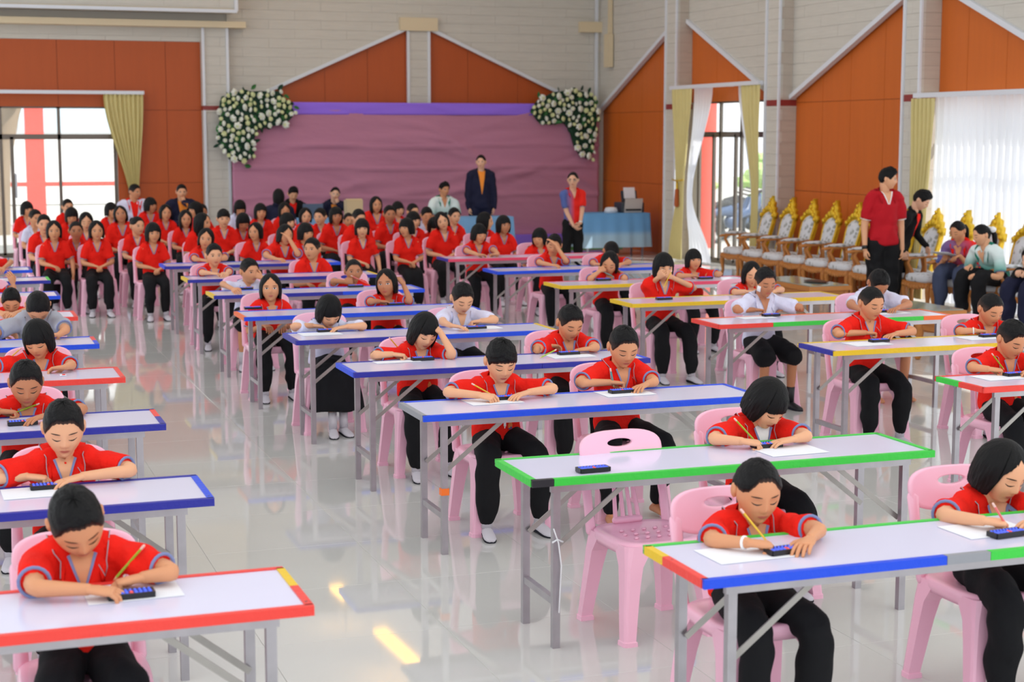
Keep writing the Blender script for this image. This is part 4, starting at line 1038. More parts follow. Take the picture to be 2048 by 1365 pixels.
        def pip(k):
            nn_ = unit(np.cross(V[5*(k+1)+2]-V[5*(k-1)+2], V[5*k+1]-V[5*k+2])); nn_ = nn_ if nn_.dot(fr+T) > 0 else -nn_
            return V[5*k+2]+(V[5*k+1]-V[5*k+2])*.16+nn_*.003
        MB().add(V, cf).build('collar', cm, so, True)
        if f.shirt == 'red' and f.lod < 2: MB().tube([pip(k) for k in range(1, n-1)]+[V[5*(n-1)]*.6+V[5*(n-1)+1]*.4], .0018, 4).build('collar_piping', 'grey', so, True)
        sc = sq_
    for tr in f.tr:
        if tr is None or f.shirt in ('navy', 'black', 'redwhite', 'white'): continue
        c, d = tr; ring_band(c-B, d, .054*sc*f.fit).build('sleeve_trim', 'lining' if f.shirt != 'maroon' else 'patch', so, True)
    if f.shirt == 'red' and f.lod < 2:
        for nm, m_, a0, b0, hw, hh in (('emblem', 'emblem', .06, .235, .016, .02), ('emblem', 'emblem_blue', .06, .255, .013, .008), ('embroidery', 'patch', -.065, .15, .026, .003)):
            V = [shot(a0*sc+dx*hw*sc, b0*sc-dz*hh*sc, .004)-B for dz, row in ((-1, 1), (0, 1), (1, .35 if nm == 'emblem' else 1)) for dx in (-row, 0, row)]
            MB().add(V, [(0, 1, 4, 3), (1, 2, 5, 4), (3, 4, 7, 6), (4, 5, 8, 7)]).build(nm, m_, so, True)
    if f.feet in ('sock', 'shoe'):
        for (hp, kn, an), fd in zip(f.legs, fds):
            an = A(an); kn = A(kn); mb = MB(); foot(mb, an-B, fd, sc*1.06, 'sock'); mb.tube([an-B-A([0, 0, .01]), an-B+unit(kn-an)*.13*sc], A([.036, .037])*sc, 10, round_ends=False)
            so2 = mb.build('sock' if f.feet == 'sock' else 'shoe', f.feet, e, True)
            mb = MB(); foot(mb, an-B-A([0, 0, .012])*sc, fd, sc*1.07, 's'); v_, f_ = mb.arrays(); lo = (an-B)[2]-.045*sc
            if abs(unit(fd)[2]) < .1:
                v_[:, 2] = np.minimum(v_[:, 2], lo); MB().add(v_, f_).build('sole', 'sole', so2, True)
    return e
# ------------------------------------------------------------ who sits where
D = math.radians
def neck_base(Hc, face, yaw, pitch, roll, hs, adult=0):
    return Hc+rz(face+yaw*.3)@rx(.62*pitch)@ry(.62*roll)@A([0, .026, -.134-.026*adult])*hs
def lodfor(p): d = (p-CO).dot(CF); return 0 if d < 9.8 else (1 if d < 15 else 2)
def seat_body(C7, face, sc, seat=.43, maxh=.24):
    zp = seat+.078*sc; dz = C7[2]-zp; L = .40*sc
    if dz > L*.995: sc = dz/.398; h = .02
    else: h = min(maxh, math.sqrt(max(0, L*L-dz*dz)))
    back = rz(face)@A([0, 1., 0]); P = C7+back*h; P[2] = zp; return P, sc
def seat_legs(P, face, sc, spread=.05, kneez=.465, feet=(0, 0), fx=(0, 0), kfwd=.35):
    R = rz(face); out = []
    for i, s in enumerate((-1, 1)):
        hp = P+R@A([s*.07, -.02, -.01])*sc; kn = P+R@A([s*(.085+spread), -kfwd, 0])*sc; kn[2] = kneez*min(1.15, max(.92, sc))
        an = kn+R@A([fx[i], .03-feet[i], 0]); an[2] = .072*sc; out.append((hp, kn, an))
    return out
SEATS = {'A': 'door-side', 'B': 'wall-side'}
CHK = []
def student(key, seat, head, look, dy=.08, hair='crew', shirt='red', pitch=35, yaw=0, roll=0, hA=None, hB=None, eA=None, eB=None, ab=None, pen=None, paper=None, eyes='down', skin=1, sc=.86, hs=1.04, fit=1.14, lower='pants', feet='sock', fk=None, spread=.05, at_y=None, maxh=.02, slouch=.03, dc=0.0, offx=0.0, seatlab=None, vneck=True, lowmat=None):
    x0, y0, _ = DESKS[key]; nm = DESKS['n%d%d' % key]; face = 0.0
    Hc = aty(head[0], head[1], y0+.48+dy+.01); p, w_, r = D(pitch), D(yaw), D(roll)
    Rh = rz(w_)@rx(p)@ry(r); C7 = neck_base(Hc, 0, w_, p, r, hs); P, sc2 = seat_body(C7, 0, sc, maxh=maxh); P[0] += offx
    arms = []; X = A([1., 0, 0])
    for s, h, el in ((-1, hA, eA), (1, hB, eB)):
        sh = C7+A([s*.13, 0, -.04])
        e = None if el is None else (atz(el[0], el[1], TZ+.045)+A([0, -.035, 0]) if len(el) == 2 else aty(el[0], el[1], Hc[1]+el[2]))
        if h is None:     # hands on lap under the desk
            hp = P+A([s*.07, -.2, .1]); d = unit(A([-s*.35, -1, -.25])); arms.append(dict(wrist=hp-d*.04, dir=d, pose='rest')); continue
        on = len(h) < 4; pose = h[2]
        hp = atz(h[0], h[1], TZ+.026) if on else aty(h[0], h[1], Hc[1]+h[3])
        if on:
            if e is None: e = sh+A([s*.12, -.02, 0]); e[2] = TZ+.045
            d = unit(hp-e); d = unit(A([d[0], d[1], -.12])+A([-s*.15, -.35, 0])); w0 = hp-d*.055; w0[2] = TZ+.036
            arms.append(dict(wrist=w0, dir=d, pose=pose, elbow=e, n=(s*-.15, 0, 1) if pose == 'flat' else (s*.55, .1, 1)))
        else:
            if e is None: e = sh+A([s*.1, -.12, 0]); e[2] = TZ+.04
            d = unit(hp-e); w0 = hp-d*.045
            arms.append(dict(wrist=w0, dir=unit(d+A([-s*.3, 0, .2])), pose=pose, elbow=e, n=(s*.5, -1, .1)))
    legs = seat_legs(P, 0, sc2, spread=spread, feet=fk or (0, 0), kfwd=.37, kneez=.465)
    f = mk(P, C7, Hc, Rh, 0, sc2, hs, max(.128, .138*sc2), arms, legs, hair, shirt, lower, feet, skin, eyes, look+' at '+nm, lodfor(Hc), fit=fit, slouch=slouch, vneck=vneck, lowmat=lowmat)
    CHK.append((nm, seat, [round(x, 2) for x in Hc], round(sc2, 2), [round(float(np.linalg.norm(A(a['elbow'])-(C7+A([s*.14*sc2, 0, -.04])))), 2) if 'elbow' in a else 0 for s, a in zip((-1, 1), arms)]))
    end = '%s end of the %s' % (SEATS[seat], nm)
    chair(P[0], P[1]-.05, 0, 'pink plastic chair at the '+end)
    if ab:
        q = atz(ab[0], ab[1], TZ+.012); place(ABA, (q[0], q[1], TZ+.0018), D(ab[2] if len(ab) > 2 else 3), 'black abacus with blue beads at the '+end, 'abacus')
    if pen:
        t = atz(pen[0], pen[1], TZ+.006); e2 = aty(pen[2], pen[3], t[1]+(pen[5] if len(pen) > 5 else .0))
        L = np.linalg.norm(e2-t)
        if L < .15: t = e2+(t-e2)*.16/L; t[2] = max(t[2], TZ+.002)
        pencil(t, e2, 'p_'+pen[4], '%s pencil at the %s' % (pen[4], end))
    if paper:
        q = atz(paper[0], paper[1], TZ); worksheet(q[0], q[1], D(paper[2] if len(paper) > 2 else 2), 'white worksheet at the '+end)
    return f
# ---- door-side column
student((1, 0), 'B', (152, 1042), 'crew-cut child in red polo leaning over an abacus', .0, 'crew', pitch=42, yaw=12, roll=-14, hA=(212, 1186, 'rest'), hB=(250, 1166, 'write'), eA=(62, 1180), eB=(368, 1146), ab=(262, 1188, 2), pen=(226, 1163, 288, 1092, 'green', -.03), paper=(265, 1185), skin=1, hs=1.06)
student((1, 1), 'B', (127, 856), 'crew-cut child in red polo pressing an abacus', .05, 'crew', pitch=22, yaw=-2, hA=(80, 958, 'write'), hB=(140, 962, 'flat'), eA=(-22, 955), eB=(268, 938), ab=(97, 972, 2), pen=(77, 956, 82, 902, 'yellow'), paper=(80, 985), skin=0)
student((1, 2), 'B', (52, 766), 'close-cropped child in red polo bowing over an abacus', .05, 'crew', pitch=24, yaw=0, hA=(22, 826, 'write'), hB=(76, 838, 'flat'), eA=(-55, 825), eB=(190, 815), ab=(45, 845, 2), pen=(30, 828, 78, 808, 'green', .02), skin=2)
student((1, 3), 'B', (76, 678), 'bob-haired child in red polo with a yellow pencil', .1, 'bob', pitch=26, yaw=-16, roll=-5, hA=(14, 722, 'write'), hB=(112, 738, 'rest'), eA=(-45, 735), eB=(158, 733), pen=(12, 728, 42, 697, 'yellow'), skin=1)
student((1, 4), 'B', (76, 612), 'child in grey T-shirt bowing the crown forward', .05, 'buzz', 'grey', pitch=62, hA=(20, 668, 'rest'), hB=(105, 672, 'rest'), eA=(-20, 668), eB=(150, 672), skin=1)
student((1, 5), 'B', (22, 602), 'crew-cut child in red polo with hand at mouth', .1, 'crew', pitch=34, hA=(8, 630, 'rest'), hB=(25, 632, 'rest'), ab=(40, 631), skin=1, hs=.95)
student((1, 6), 'B', (-28, 560), 'child in red polo resting one forearm', .12, 'crew', pitch=10, hB=(26, 560, 'rest', -.1), hA=(-60, 590, 'rest'), skin=1)
student((1, 8), 'B', (-26, 498), 'child in red polo stretching one arm', .15, 'crew', pitch=5, hA=(-60, 540, 'rest'), hB=(5, 540, 'rest'), skin=1)
# ---- middle column
student((2, 0), 'A', (1513, 980), 'ponytailed child in red polo with white bracelet', .06, 'pony', pitch=20, yaw=-6, hA=(1528, 1092, 'write'), hB=(1612, 1090, 'flat'), eA=(1405, 1086), eB=(1645, 1056), ab=(1570, 1100, 6), pen=(1534, 1086, 1482, 1020, 'yellow', .03), paper=(1490, 1108), skin=1, hs=1.04)
student((2, 0), 'B', (2002, 942), 'bob-haired child in red polo with a red pencil', .1, 'part', pitch=26, yaw=8, roll=5, hA=(1996, 1048, 'write'), hB=(2068, 1050, 'flat'), eA=(1838, 1040), eB=(2120, 1020), ab=(2014, 1066, 6), pen=(2008, 1060, 1986, 1008, 'pink'), paper=(1975, 1060), skin=0, sc=.92)
student((2, 1), 'B', (1534, 806), 'bob-haired child in red polo over white undershirt', .02, 'bob', pitch=38, yaw=10, roll=6, hA=(1508, 888, 'write'), hB=(1568, 884, 'flat'), eA=(1402, 880), eB=(1628, 874), ab=(1533, 890, 2), pen=(1513, 886, 1469, 838, 'green'), paper=(1580, 902), skin=0, fk=(.1, -.1)).inner = 'patch'
student((2, 2), 'A', (1001, 722), 'child with parted fringe in red polo writing neatly', .04, 'fringe', pitch=24, yaw=-2, hA=(978, 796, 'write'), hB=(1043, 791, 'flat'), eA=(885, 783), eB=(1112, 776), ab=(1010, 795, 2), pen=(996, 797, 944, 768, 'yellow'), paper=(985, 803), skin=0, spread=.09)
student((2, 2), 'B', (1246, 693), 'crew-cut child in red polo showing blue placket', .1, 'crew', pitch=24, yaw=-3, hA=(1238, 768, 'write'), hB=(1284, 775, 'flat'), eA=(1133, 772), eB=(1305, 762), ab=(1243, 782, 2), pen=(1226, 776, 1221, 738, 'teal'), paper=(1250, 787), skin=1, spread=.12, feet='bare', fk=(.05, -.12))
student((2, 3), 'A', (848, 662), 'bob-haired child in red polo propping the head', .06, 'bob2', pitch=28, yaw=4, roll=10, hA=(802, 712, 'write'), hB=(874, 658, 'fist', -.06), eA=(722, 710), eB=(925, 712), ab=(845, 717, 2), pen=(808, 710, 779, 676, 'yellow', -.07), paper=(790, 722), skin=0, fk=(.06, -.05))
student((2, 3), 'B', (1139, 645), 'heavier crew-cut child in red polo with neck chain', .08, 'crew', pitch=28, yaw=6, hA=(1108, 694, 'rest'), hB=(1165, 700, 'flat'), eA=(1048, 703), eB=(1200, 696), ab=(1137, 706, 2), pen=(1083, 715, 1112, 700, 'green', .06), paper=(1140, 712), skin=1, sc=.9, feet='bare')
student((2, 4), 'A', (658, 622), 'bob-haired child in white shirt and black skirt', .08, 'bob', 'white', pitch=36, yaw=6, hA=(640, 654, 'rest'), hB=(680, 657, 'flat'), eA=(582, 652), eB=(734, 650), ab=(654, 661, 2), paper=(640, 668), skin=0, lower='skirt', fk=(.08, .05), spread=-.035)
student((2, 4), 'B', (924, 596), 'crew-cut child in white shirt with blue pencil', .1, 'crew', 'white', pitch=30, yaw=2, hA=(916, 655, 'flat'), hB=(948, 645, 'write'), eA=(882, 648), eB=(1000, 640), ab=(953, 655, 2), pen=(935, 642, 898, 610, 'blue', .0), paper=(960, 656), skin=0, lower='shorts')
student((2, 5), 'A', (541, 577), 'bob-haired child in red polo gazing at the lens', .22, 'part', pitch=-2, yaw=-10, eyes='open', ab=(506, 616, 0), skin=1, fk=(.05, .0))
student((2, 5), 'B', (773, 567), 'bob-haired child in red polo scratching the hair', .16, 'part', pitch=2, yaw=-28, roll=-5, hA=(770, 605, 'rest'), hB=(804, 563, 'rest', .0), eA=(738, 602), eB=(818, 600), ab=(792, 608, 0), eyes='open', skin=2)
student((2, 6), 'A', (498, 543), 'crew-cut child in white shirt covering the cheek', .2, 'crew', 'white', pitch=6, yaw=22, hB=(515, 552, 'flat', -.08), hA=(470, 582, 'rest'), ab=(490, 577, 0), eyes='open', skin=1, lower='shorts')
student((2, 6), 'B', (707, 543), 'crew-cut child in red polo biting a pink pencil', .3, 'buzz', pitch=2, yaw=-6, hA=(698, 565, 'fist', -.1), ab=(711, 572, 0), pen=None, eyes='open', skin=2)
student((2, 7), 'A', (428, 511), 'crew-cut child in red polo leaning on folded arms', .08, 'crew', pitch=4, yaw=4, hA=(432, 549, 'rest'), hB=(452, 550, 'rest'), eA=(404, 545), eB=(458, 543), eyes='open', skin=0)
student((2, 7), 'B', (625, 499), 'crew-cut child in red polo turning towards the doors', .25, 'crew', pitch=0, yaw=-38, eyes='open', skin=1)
student((2, 8), 'A', (412, 478), 'bob-haired child in red polo slumping on crossed arms', .15, 'part', pitch=4, yaw=-12, roll=8, hA=(410, 522, 'rest'), hB=(430, 522, 'rest'), eA=(388, 518), eB=(452, 516), eyes='open', skin=1)
student((2, 8), 'B', (570, 470), 'bob-haired child in red polo touching the face', .18, 'part', pitch=8, yaw=14, roll=6, hA=(560, 520, 'rest'), hB=(575, 472, 'flat', -.1), eA=(520, 516), eB=(600, 515), eyes='open', skin=1)
# ---- wall-side column
student((3, 0), 'A', (2022, 678), 'crew-cut child in red polo with a green pencil', .1, 'crew', pitch=28, yaw=6, hA=(1995, 742, 'write'), hB=(2062, 745, 'flat'), eA=(1912, 738), eB=(2100, 730), ab=(2030, 748, 4), pen=(2003, 740, 1984, 708, 'green'), paper=(2000, 755), skin=1)
student((3, 1), 'A', (1741, 606), 'crew-cut child in red polo sitting with upright back', .12, 'buzz', pitch=18, yaw=6, hA=(1744, 668, 'write'), hB=(1784, 672, 'flat'), eA=(1655, 670), eB=(1825, 662), ab=(1758, 681, 3), paper=(1735, 688), skin=1, spread=.06)
student((3, 1), 'B', (1980, 618), 'crew-cut child in red polo wearing a pale wristband', .1, 'buzz', pitch=26, yaw=2, hA=(1964, 664, 'write'), hB=(2030, 668, 'flat'), eA=(1890, 664), eB=(2045, 655), ab=(1978, 671, 3), paper=(1960, 676), skin=1)
student((3, 2), 'A', (1529, 565), 'child in white shirt with a bandaged cheek', .12, 'crew', 'white', pitch=16, yaw=-2, hA=(1520, 622, 'write'), hB=(1568, 620, 'flat'), eA=(1456, 624), eB=(1602, 616), ab=(1542, 630, 3), pen=(1526, 625, 1492, 597, 'green'), paper=(1510, 635), skin=2, lower='shorts', feet='shoe')
student((3, 2), 'B', (1756, 566), 'crew-cut child in white shirt bowing low', .16, 'crew', 'white', pitch=46, yaw=-4, hA=(1735, 622, 'rest'), hB=(1790, 620, 'flat'), eA=(1678, 617), eB=(1828, 610), ab=(1770, 622, 3), paper=(1780, 626), skin=2, lower='shorts', sc=.95, feet='bare')
student((3, 3), 'A', (1327, 533), 'bob-haired child in red polo clasping hands at mouth', .12, 'bob2', pitch=14, yaw=-6, hA=(1320, 552, 'fist', -.12), hB=(1338, 552, 'fist', -.12), eA=(1290, 577), eB=(1388, 577), ab=(1328, 597, 0), pen=None, eyes='open', skin=0, fk=(.02, .1))
student((3, 3), 'B', (1503, 549), 'bob-haired child in red polo half hidden behind another', .14, 'part', pitch=14, yaw=-14, hA=(1500, 585, 'rest'), hB=(1545, 585, 'rest'), eA=(1460, 585), eB=(1575, 578), skin=0, hs=1.0)
student((3, 4), 'A', (1219, 527), 'bob-haired child in red polo chewing a teal pencil', .1, 'part', pitch=20, yaw=-30, roll=6, hA=(1204, 540, 'fist', -.1), hB=(1240, 545, 'fist', .05), eA=(1165, 557), eB=(1262, 556), ab=(1207, 559, 0), eyes='down', skin=1)
student((3, 4), 'B', (1387, 520), 'bob-haired child in red polo with heavy straight fringe', .1, 'bob', pitch=2, yaw=-6, hA=(1390, 553, 'rest'), hB=(1420, 548, 'rest'), eA=(1352, 552), eB=(1452, 547), ab=(1411, 556, 0), eyes='open', skin=1, hs=.95)
student((3, 5), 'A', (1108, 490), 'crew-cut child in red polo holding the forehead', .18, 'crew', pitch=14, yaw=-24, roll=8, hA=(1110, 532, 'rest'), hB=(1108, 486, 'flat', -.09), eA=(1072, 528), eB=(1140, 528), eyes='down', skin=1, fk=(.03, .0))
student((3, 5), 'B', (1222, 502), 'crew-cut child in red polo resting face down', .05, 'buzz', pitch=58, yaw=0, hA=(1200, 530, 'rest'), hB=(1240, 530, 'rest'), eA=(1172, 527), eB=(1276, 524), skin=1)
student((3, 6), 'A', (958, 468), 'bob-haired child in red polo with arms stretched flat', .16, 'bob', pitch=10, yaw=10, roll=4, hA=(965, 511, 'rest'), hB=(988, 510, 'rest'), eA=(928, 510), eB=(1010, 508), eyes='down', skin=1)
student((3, 6), 'B', (1079, 476), 'bob-haired child in red polo in profile', .3, 'bob', pitch=8, yaw=-40, skin=1, eyes='down')
# the unused chair and the abacus waiting on the green desk
chair(2.86, 6.33, D(4), 'empty pink plastic chair at the door-side end of the green desk')
q = atz(1186, 938, TZ+.012); place(ABA, (q[0], q[1], TZ+.0018), D(3), 'unattended black abacus on the green-edged desk before the empty chair', 'abacus')
q = atz(126, 751, TZ+.002); o = MB().box((0, 0, .002), (.035, .05, .003)).build('eraser_packet', 'paper'); o.location = (q[0], q[1], TZ+.001); tag(o, 'tiny clear eraser packet on the red-ended door-side desk', 'eraser'); MB().box((.004, -.008, .006), (.018, .016, .005)).build('eraser', 't_red', o)
q = atz(1328, 597, TZ); 
# ------------------------------------------------------------ audience
AUD = 'pink plastic chairs of the audience rows'
def crowd(u, v, look, hair='part', z=1.0, yaw=0, pitch=4, roll=0, shirt='red', eyes='open', skin=None, pose='lap', sc=.86, hs=1.06, face=0, lower='pants', feet='sock', ch=True, lowmat=None):
    Hc = atz(u, v, z); face = D(face); p, w_, r = D(pitch), D(yaw), D(roll); Rh = rz(face+w_)@rx(p)@ry(r)
    C7 = neck_base(Hc, face, w_, p, r, hs, 0); P, sc2 = seat_body(C7, face, sc, maxh=.16); R = rz(face); rr = random.Random(int(u*7+v))
    arms = []
    for s in (-1, 1):
        hp = P+R@A([s*.05+rr.uniform(-.02, .02), -.22+rr.uniform(-.05, .05), .105])*sc2; d = unit(R@A([-s*.75, -.55, -.22])); a = dict(wrist=hp-d*.02, dir=d, pose='rest')
        if pose == 'chin' and s > 0: hp = Hc+R@A([.02, -.115, -.09])*hs; a = dict(wrist=hp-A([0, 0, .06]), dir=(-.2, .1, 1), pose='fist', n=R@A([.4, -1, 0]), elbow=P+R@A([.18, -.22, .2])*sc2)
        if pose == 'drop' and s > 0: a = dict(wrist=C7+R@A([.22, -.12, -.42])*sc2, dir=(0, -.2, -1), pose='rest', n=R@A([1, 0, .1]))
        arms.append(a)
    legs = seat_legs(P, face, sc2, kfwd=.37, spread=rr.uniform(-.02, .06), feet=(rr.uniform(-.03, .08), rr.uniform(-.03, .08)))
    f = mk(P, C7, Hc, Rh, face, sc2, hs, .126*sc2, arms, legs, hair, shirt, lower, feet, rr.choice([0, 0, 1, 1]) if skin is None else skin, eyes, look, 2, lowmat=lowmat, fit=.97)
    if ch: chair(P[0]+.03*math.sin(face), P[1]-.03, face, 'pink chair under the '+look)
    return f
crowd(108, 462, 'front-row audience child with bob and one arm across the lap', 'part', yaw=-2, pose='drop')
crowd(152, 462, 'crew-cut audience child between two bob-haired children, forehead shining', 'buzz', z=.98, skin=2)
crowd(193, 462, 'front-row audience child with bob and hands folded in the lap', 'part', yaw=2)
crowd(306, 466, 'front-row audience child with bob beside the nearest blue desk', 'bob2', yaw=6, pitch=6)
crowd(88, 449, 'lean crew-cut audience child behind the child with one arm across', 'crew', z=1.04)
crowd(70, 437, 'crew-cut audience child wearing a pale grey shirt', 'crew', z=1.0, shirt='white', yaw=25)
crowd(54, 419, 'bob-haired audience child seated nearest the glazed back doors', 'bob', z=1.02, yaw=22)
crowd(135, 414, 'crew-cut audience child half hidden before the glass door frame', 'crew', z=1.02, yaw=14)
crowd(143, 432, 'bob-haired audience child looking down behind the shining forehead', 'bob', z=1.0, pitch=18, eyes='down')
crowd(172, 443, 'bob-haired audience child with long face behind the folded hands', 'part', z=1.0, pitch=14, eyes='down')
crowd(241, 430, 'taller audience child tilting the head back near the cream curtain', 'part', z=1.08, roll=-8, pitch=-8, yaw=-4, skin=2)
crowd(222, 421, 'bob-haired audience child hidden behind the tilted head', 'bob', z=1.0, yaw=20)
crowd(274, 452, 'audience child with tied hair turned towards the backdrop side', 'bun', z=1.0, yaw=24)
crowd(301, 411, 'bob-haired audience child below the two seated men looking aside', 'bob', z=1.07, yaw=32, skin=2)
crowd(331, 426, 'round-faced bob-haired audience child under the man in navy', 'part', z=1.0, yaw=6)
crowd(371, 438, 'audience child with long loose hair and tired eyes', 'long', z=1.0, pitch=8)
crowd(391, 420, 'audience child in profile with hair over the ear', 'bob', z=1.05, yaw=-60)
crowd(404, 424, 'dark crew-cut audience child by the beige pillar foot', 'crew', z=.93, skin=2)
crowd(405, 446, 'audience child with long hair turning towards the wall', 'long', z=1.06, yaw=48, ch=True)
crowd(447, 438, 'tall short-haired audience child in front of the beige pillar', 'fringe', z=1.04)
crowd(480, 416, 'bob-haired audience child in white looking down at the pillar', 'bob', z=1.02, pitch=24, shirt='white', eyes='down')
crowd(486, 444, 'audience child whose thick fringe hides the eyes', 'bob', z=.98, pitch=22, eyes='down', skin=2)
crowd(511, 464, 'small bob-haired audience child glancing sideways over a pink backrest', 'part', z=.97, yaw=-34, hs=1.0)
crowd(521, 424, 'round-faced bob-haired audience child before the long black hair', 'bob2', z=1.04, hs=1.08)
crowd(569, 421, 'audience child with frizzy long hair covering half the face', 'long', z=1.0, pitch=14, eyes='down')
crowd(575, 444, 'audience child with bob behind the hand touching a face', 'bob', z=1.0, yaw=30)
crowd(611, 433, 'bob-haired audience child below the blue laptop screen', 'part', z=.98, pitch=6)
crowd(611, 466, 'audience child peeking out behind the child turning sideways', 'bob', z=.97, yaw=20)
crowd(641, 434, 'crew-cut audience child in profile facing the glazed doors', 'crew', z=1.0, yaw=-40)
crowd(672, 432, 'upright bob-haired audience child with dark band at the waist', 'bob2', z=1.06, skin=2)
crowd(697, 441, 'small crew-cut audience child between taller heads', 'buzz', z=.9, hs=1.0)
crowd(717, 437, 'crew-cut audience child behind the smiling child with fringe', 'crew', z=1.05, yaw=16, pitch=10)
crowd(724, 457, 'smiling front-row audience child with thick black fringe', 'bob', z=1.0, yaw=-12, pose='drop', skin=0)
crowd(752, 410, 'long-haired audience member sitting taller before the mauve backdrop', 'long', z=1.12, hs=1.06)
crowd(779, 429, 'crew-cut audience child with dark skin below the tall long-haired one', 'crew', z=1.06, skin=2)
crowd(796, 419, 'bob-haired audience child in shade beside the dark crew-cut one', 'bob', z=1.0, yaw=14)
crowd(825, 424, 'light-faced crew-cut audience child gazing towards the side wall', 'crew', z=1.0, yaw=18, skin=0)
crowd(853, 431, 'crew-cut audience child wearing a white shirt and looking down', 'crew', z=1.0, shirt='white', pitch=18, eyes='down')
crowd(813, 456, 'front-row audience child in profile with chin-length bob', 'bob', z=1.0, yaw=-48, roll=-4)
crowd(827, 441, 'audience child with bob hidden behind the profile bob', 'bob', z=1.0, yaw=20)
crowd(884, 443, 'long-faced audience child tilting the head towards the doors', 'part', z=1.04, roll=-16, yaw=-10, skin=0)
crowd(869, 452, 'audience child bowing behind the tilted long face', 'bob', z=.92, pitch=30, eyes='down')
crowd(908, 433, 'crew-cut audience child with glowing cheek by the jacketed woman', 'crew', z=1.0, yaw=10, skin=0)
crowd(970, 443, 'long-haired audience child turning away behind the stretched arms', 'long', z=1.0, yaw=60)
crowd(1007, 450, 'audience child with short bob and dark face near the turf', 'bob2', z=1.0, yaw=8, skin=2)
# ------------------------------------------------------------ adults
def seated_adult(Hc, look, hair, shirt, face=0, yaw=0, pitch=6, roll=0, hs=1.06, sc=1.18, skin='skin_light', hands=None, lower='pants', lowmat='black', eyes='open', seat=.43, pose='rest', long_sleeve=False, feet='shoe', chin=False, vneck=True):
    face = D(face); p, w_, r = D(pitch), D(yaw), D(roll); Rh = rz(face+w_)@rx(p)@ry(r); R = rz(face)
    C7 = neck_base(Hc, face, w_, p, r, hs, 1); P, sc2 = seat_body(C7, face, sc, seat, .2); arms = []
    for i, s in enumerate((-1, 1)):
        hp = P+R@A([s*.06, -.28, .14])*sc2; d = unit(R@A([-s*.5, -.8, -.2])); a = dict(wrist=hp-d*.03, dir=d, pose=pose)
        if hands and hands[i] is not None: q = P+R@A(hands[i]); a = dict(wrist=q, dir=unit(R@A([-s*.3, -1, -.1])), pose=pose)
        if chin and s > 0: hp = Hc+R@A([.015, -.12, -.085])*hs; a = dict(wrist=hp-A([0, 0, .07]), dir=(-.2, .1, 1), pose='fist', n=R@A([.3, -1, 0]), elbow=P+R@A([.22, -.3, .26])*sc2)
        arms.append(a)
    legs = seat_legs(P, face, sc2, spread=.02, kneez=.48, kfwd=.37)
    return mk(P, C7, Hc, Rh, face, sc2, hs, .15*sc2, arms, legs, hair, shirt, lower, feet, skin, eyes, look, 1, lowmat=lowmat, long_sleeve=long_sleeve, vneck=vneck)
f = seated_adult(aty(269, 384, 26.6), 'seated man in red and white jacket turning to the wall', 'crew', 'redwhite', yaw=40, skin=1, long_sleeve=True); chair(f.P[0], f.P[1]-.02, 0, 'pink plastic chair under the man in red and white')
f = seated_adult(aty(363, 384, 26.6), 'seated man in navy jacket with fist at the mouth', 'crew', 'navy', skin=0, chin=True, long_sleeve=True); chair(f.P[0], f.P[1]-.02, 0, 'pink plastic chair under the man in navy')
f = seated_adult(aty(557, 393, 26.0), 'person with long black hair seen from behind in navy', 'long', 'navy', face=178, yaw=0, skin=1, long_sleeve=True, vneck=False); chair(f.P[0], f.P[1], PI, 'pink plastic chair under the person with long black hair')
f = seated_adult(aty(586, 388, 27.6), 'person in dark top looking down at the blue laptop', 'man', 'black', pitch=22, eyes='down', skin=0, long_sleeve=True); chair(f.P[0], f.P[1], 0, 'pink plastic chair behind the blue laptop')
f = seated_adult(aty(670, 388, 27.4), 'woman in navy leaning her cheek on a hand', 'bun', 'navy', roll=10, yaw=-8, skin='skin_light', chin=True, long_sleeve=True); chair(f.P[0], f.P[1], 0, 'pink plastic chair under the woman leaning her cheek')
f = seated_adult(aty(888, 379, 26.9), 'man in white and teal polo holding a dark phone', 'man', 'tealwhite', yaw=14, skin=1); chair(f.P[0], f.P[1], 0, 'pink plastic chair under the man in teal and white'); TEALMAN = f
def standing(Hc, look, hair, shirt, face=0, yaw=0, pitch=4, roll=0, hs=1.08, skin='skin_light', arms=None, lowmat='black', z0=0.0, lean=0.0, eyes='open', long_sleeve=False, vneck=True, tyaw=0, fit=1.0):
    face = D(face); p, w_, r = D(pitch), D(yaw), D(roll); Rh = rz(face+w_)@rx(p)@ry(r); R = rz(face)
    Ht = Hc[2]+.11-z0+lean*.3; C7 = neck_base(Hc, face, w_, p, r, hs, 1); sc = Ht/1.40
    hipz = z0+.515*Ht; P = C7+R@A([0, lean, 0]); P[2] = hipz; sc2 = min(sc, 1.3)
    legs = []
    for s in (-1, 1):
        hp = P+R@A([s*.075, 0, -.02])*sc2; kn = P+R@A([s*.08, -.01, 0])*sc2; kn[2] = z0+.28*Ht; an = P+R@A([s*.085, .01, 0])*sc2; an[2] = z0+.072*sc2; legs.append((hp, kn, an))
    aa = []
    for i, s in enumerate((-1, 1)):
        w0 = P+R@A(arms[i][0] if arms and arms[i] else [s*.22, -.06, -.04]); d = R@A(arms[i][1] if arms and arms[i] else [-s*.05, -.15, -1]); aa.append(dict(wrist=w0, dir=d, pose='rest', n=R@A([s, -.2, .1]), pole=R@A([s*.5, 1, -.2])))
    return mk(P, C7, Hc, Rh, face, sc2, hs, .142*sc2, aa, legs, hair, shirt, 'pants', 'shoe', skin, eyes, look, 1, lowmat=lowmat, slouch=.0, long_sleeve=long_sleeve, vneck=vneck, fit=fit, tyaw=D(tyaw))
standing(aty(962, 324, 26.8), 'standing woman in navy suit with orange blouse before the backdrop', 'bun', 'navy', face=-10, yaw=-14, lowmat='navy', long_sleeve=True, z0=0)
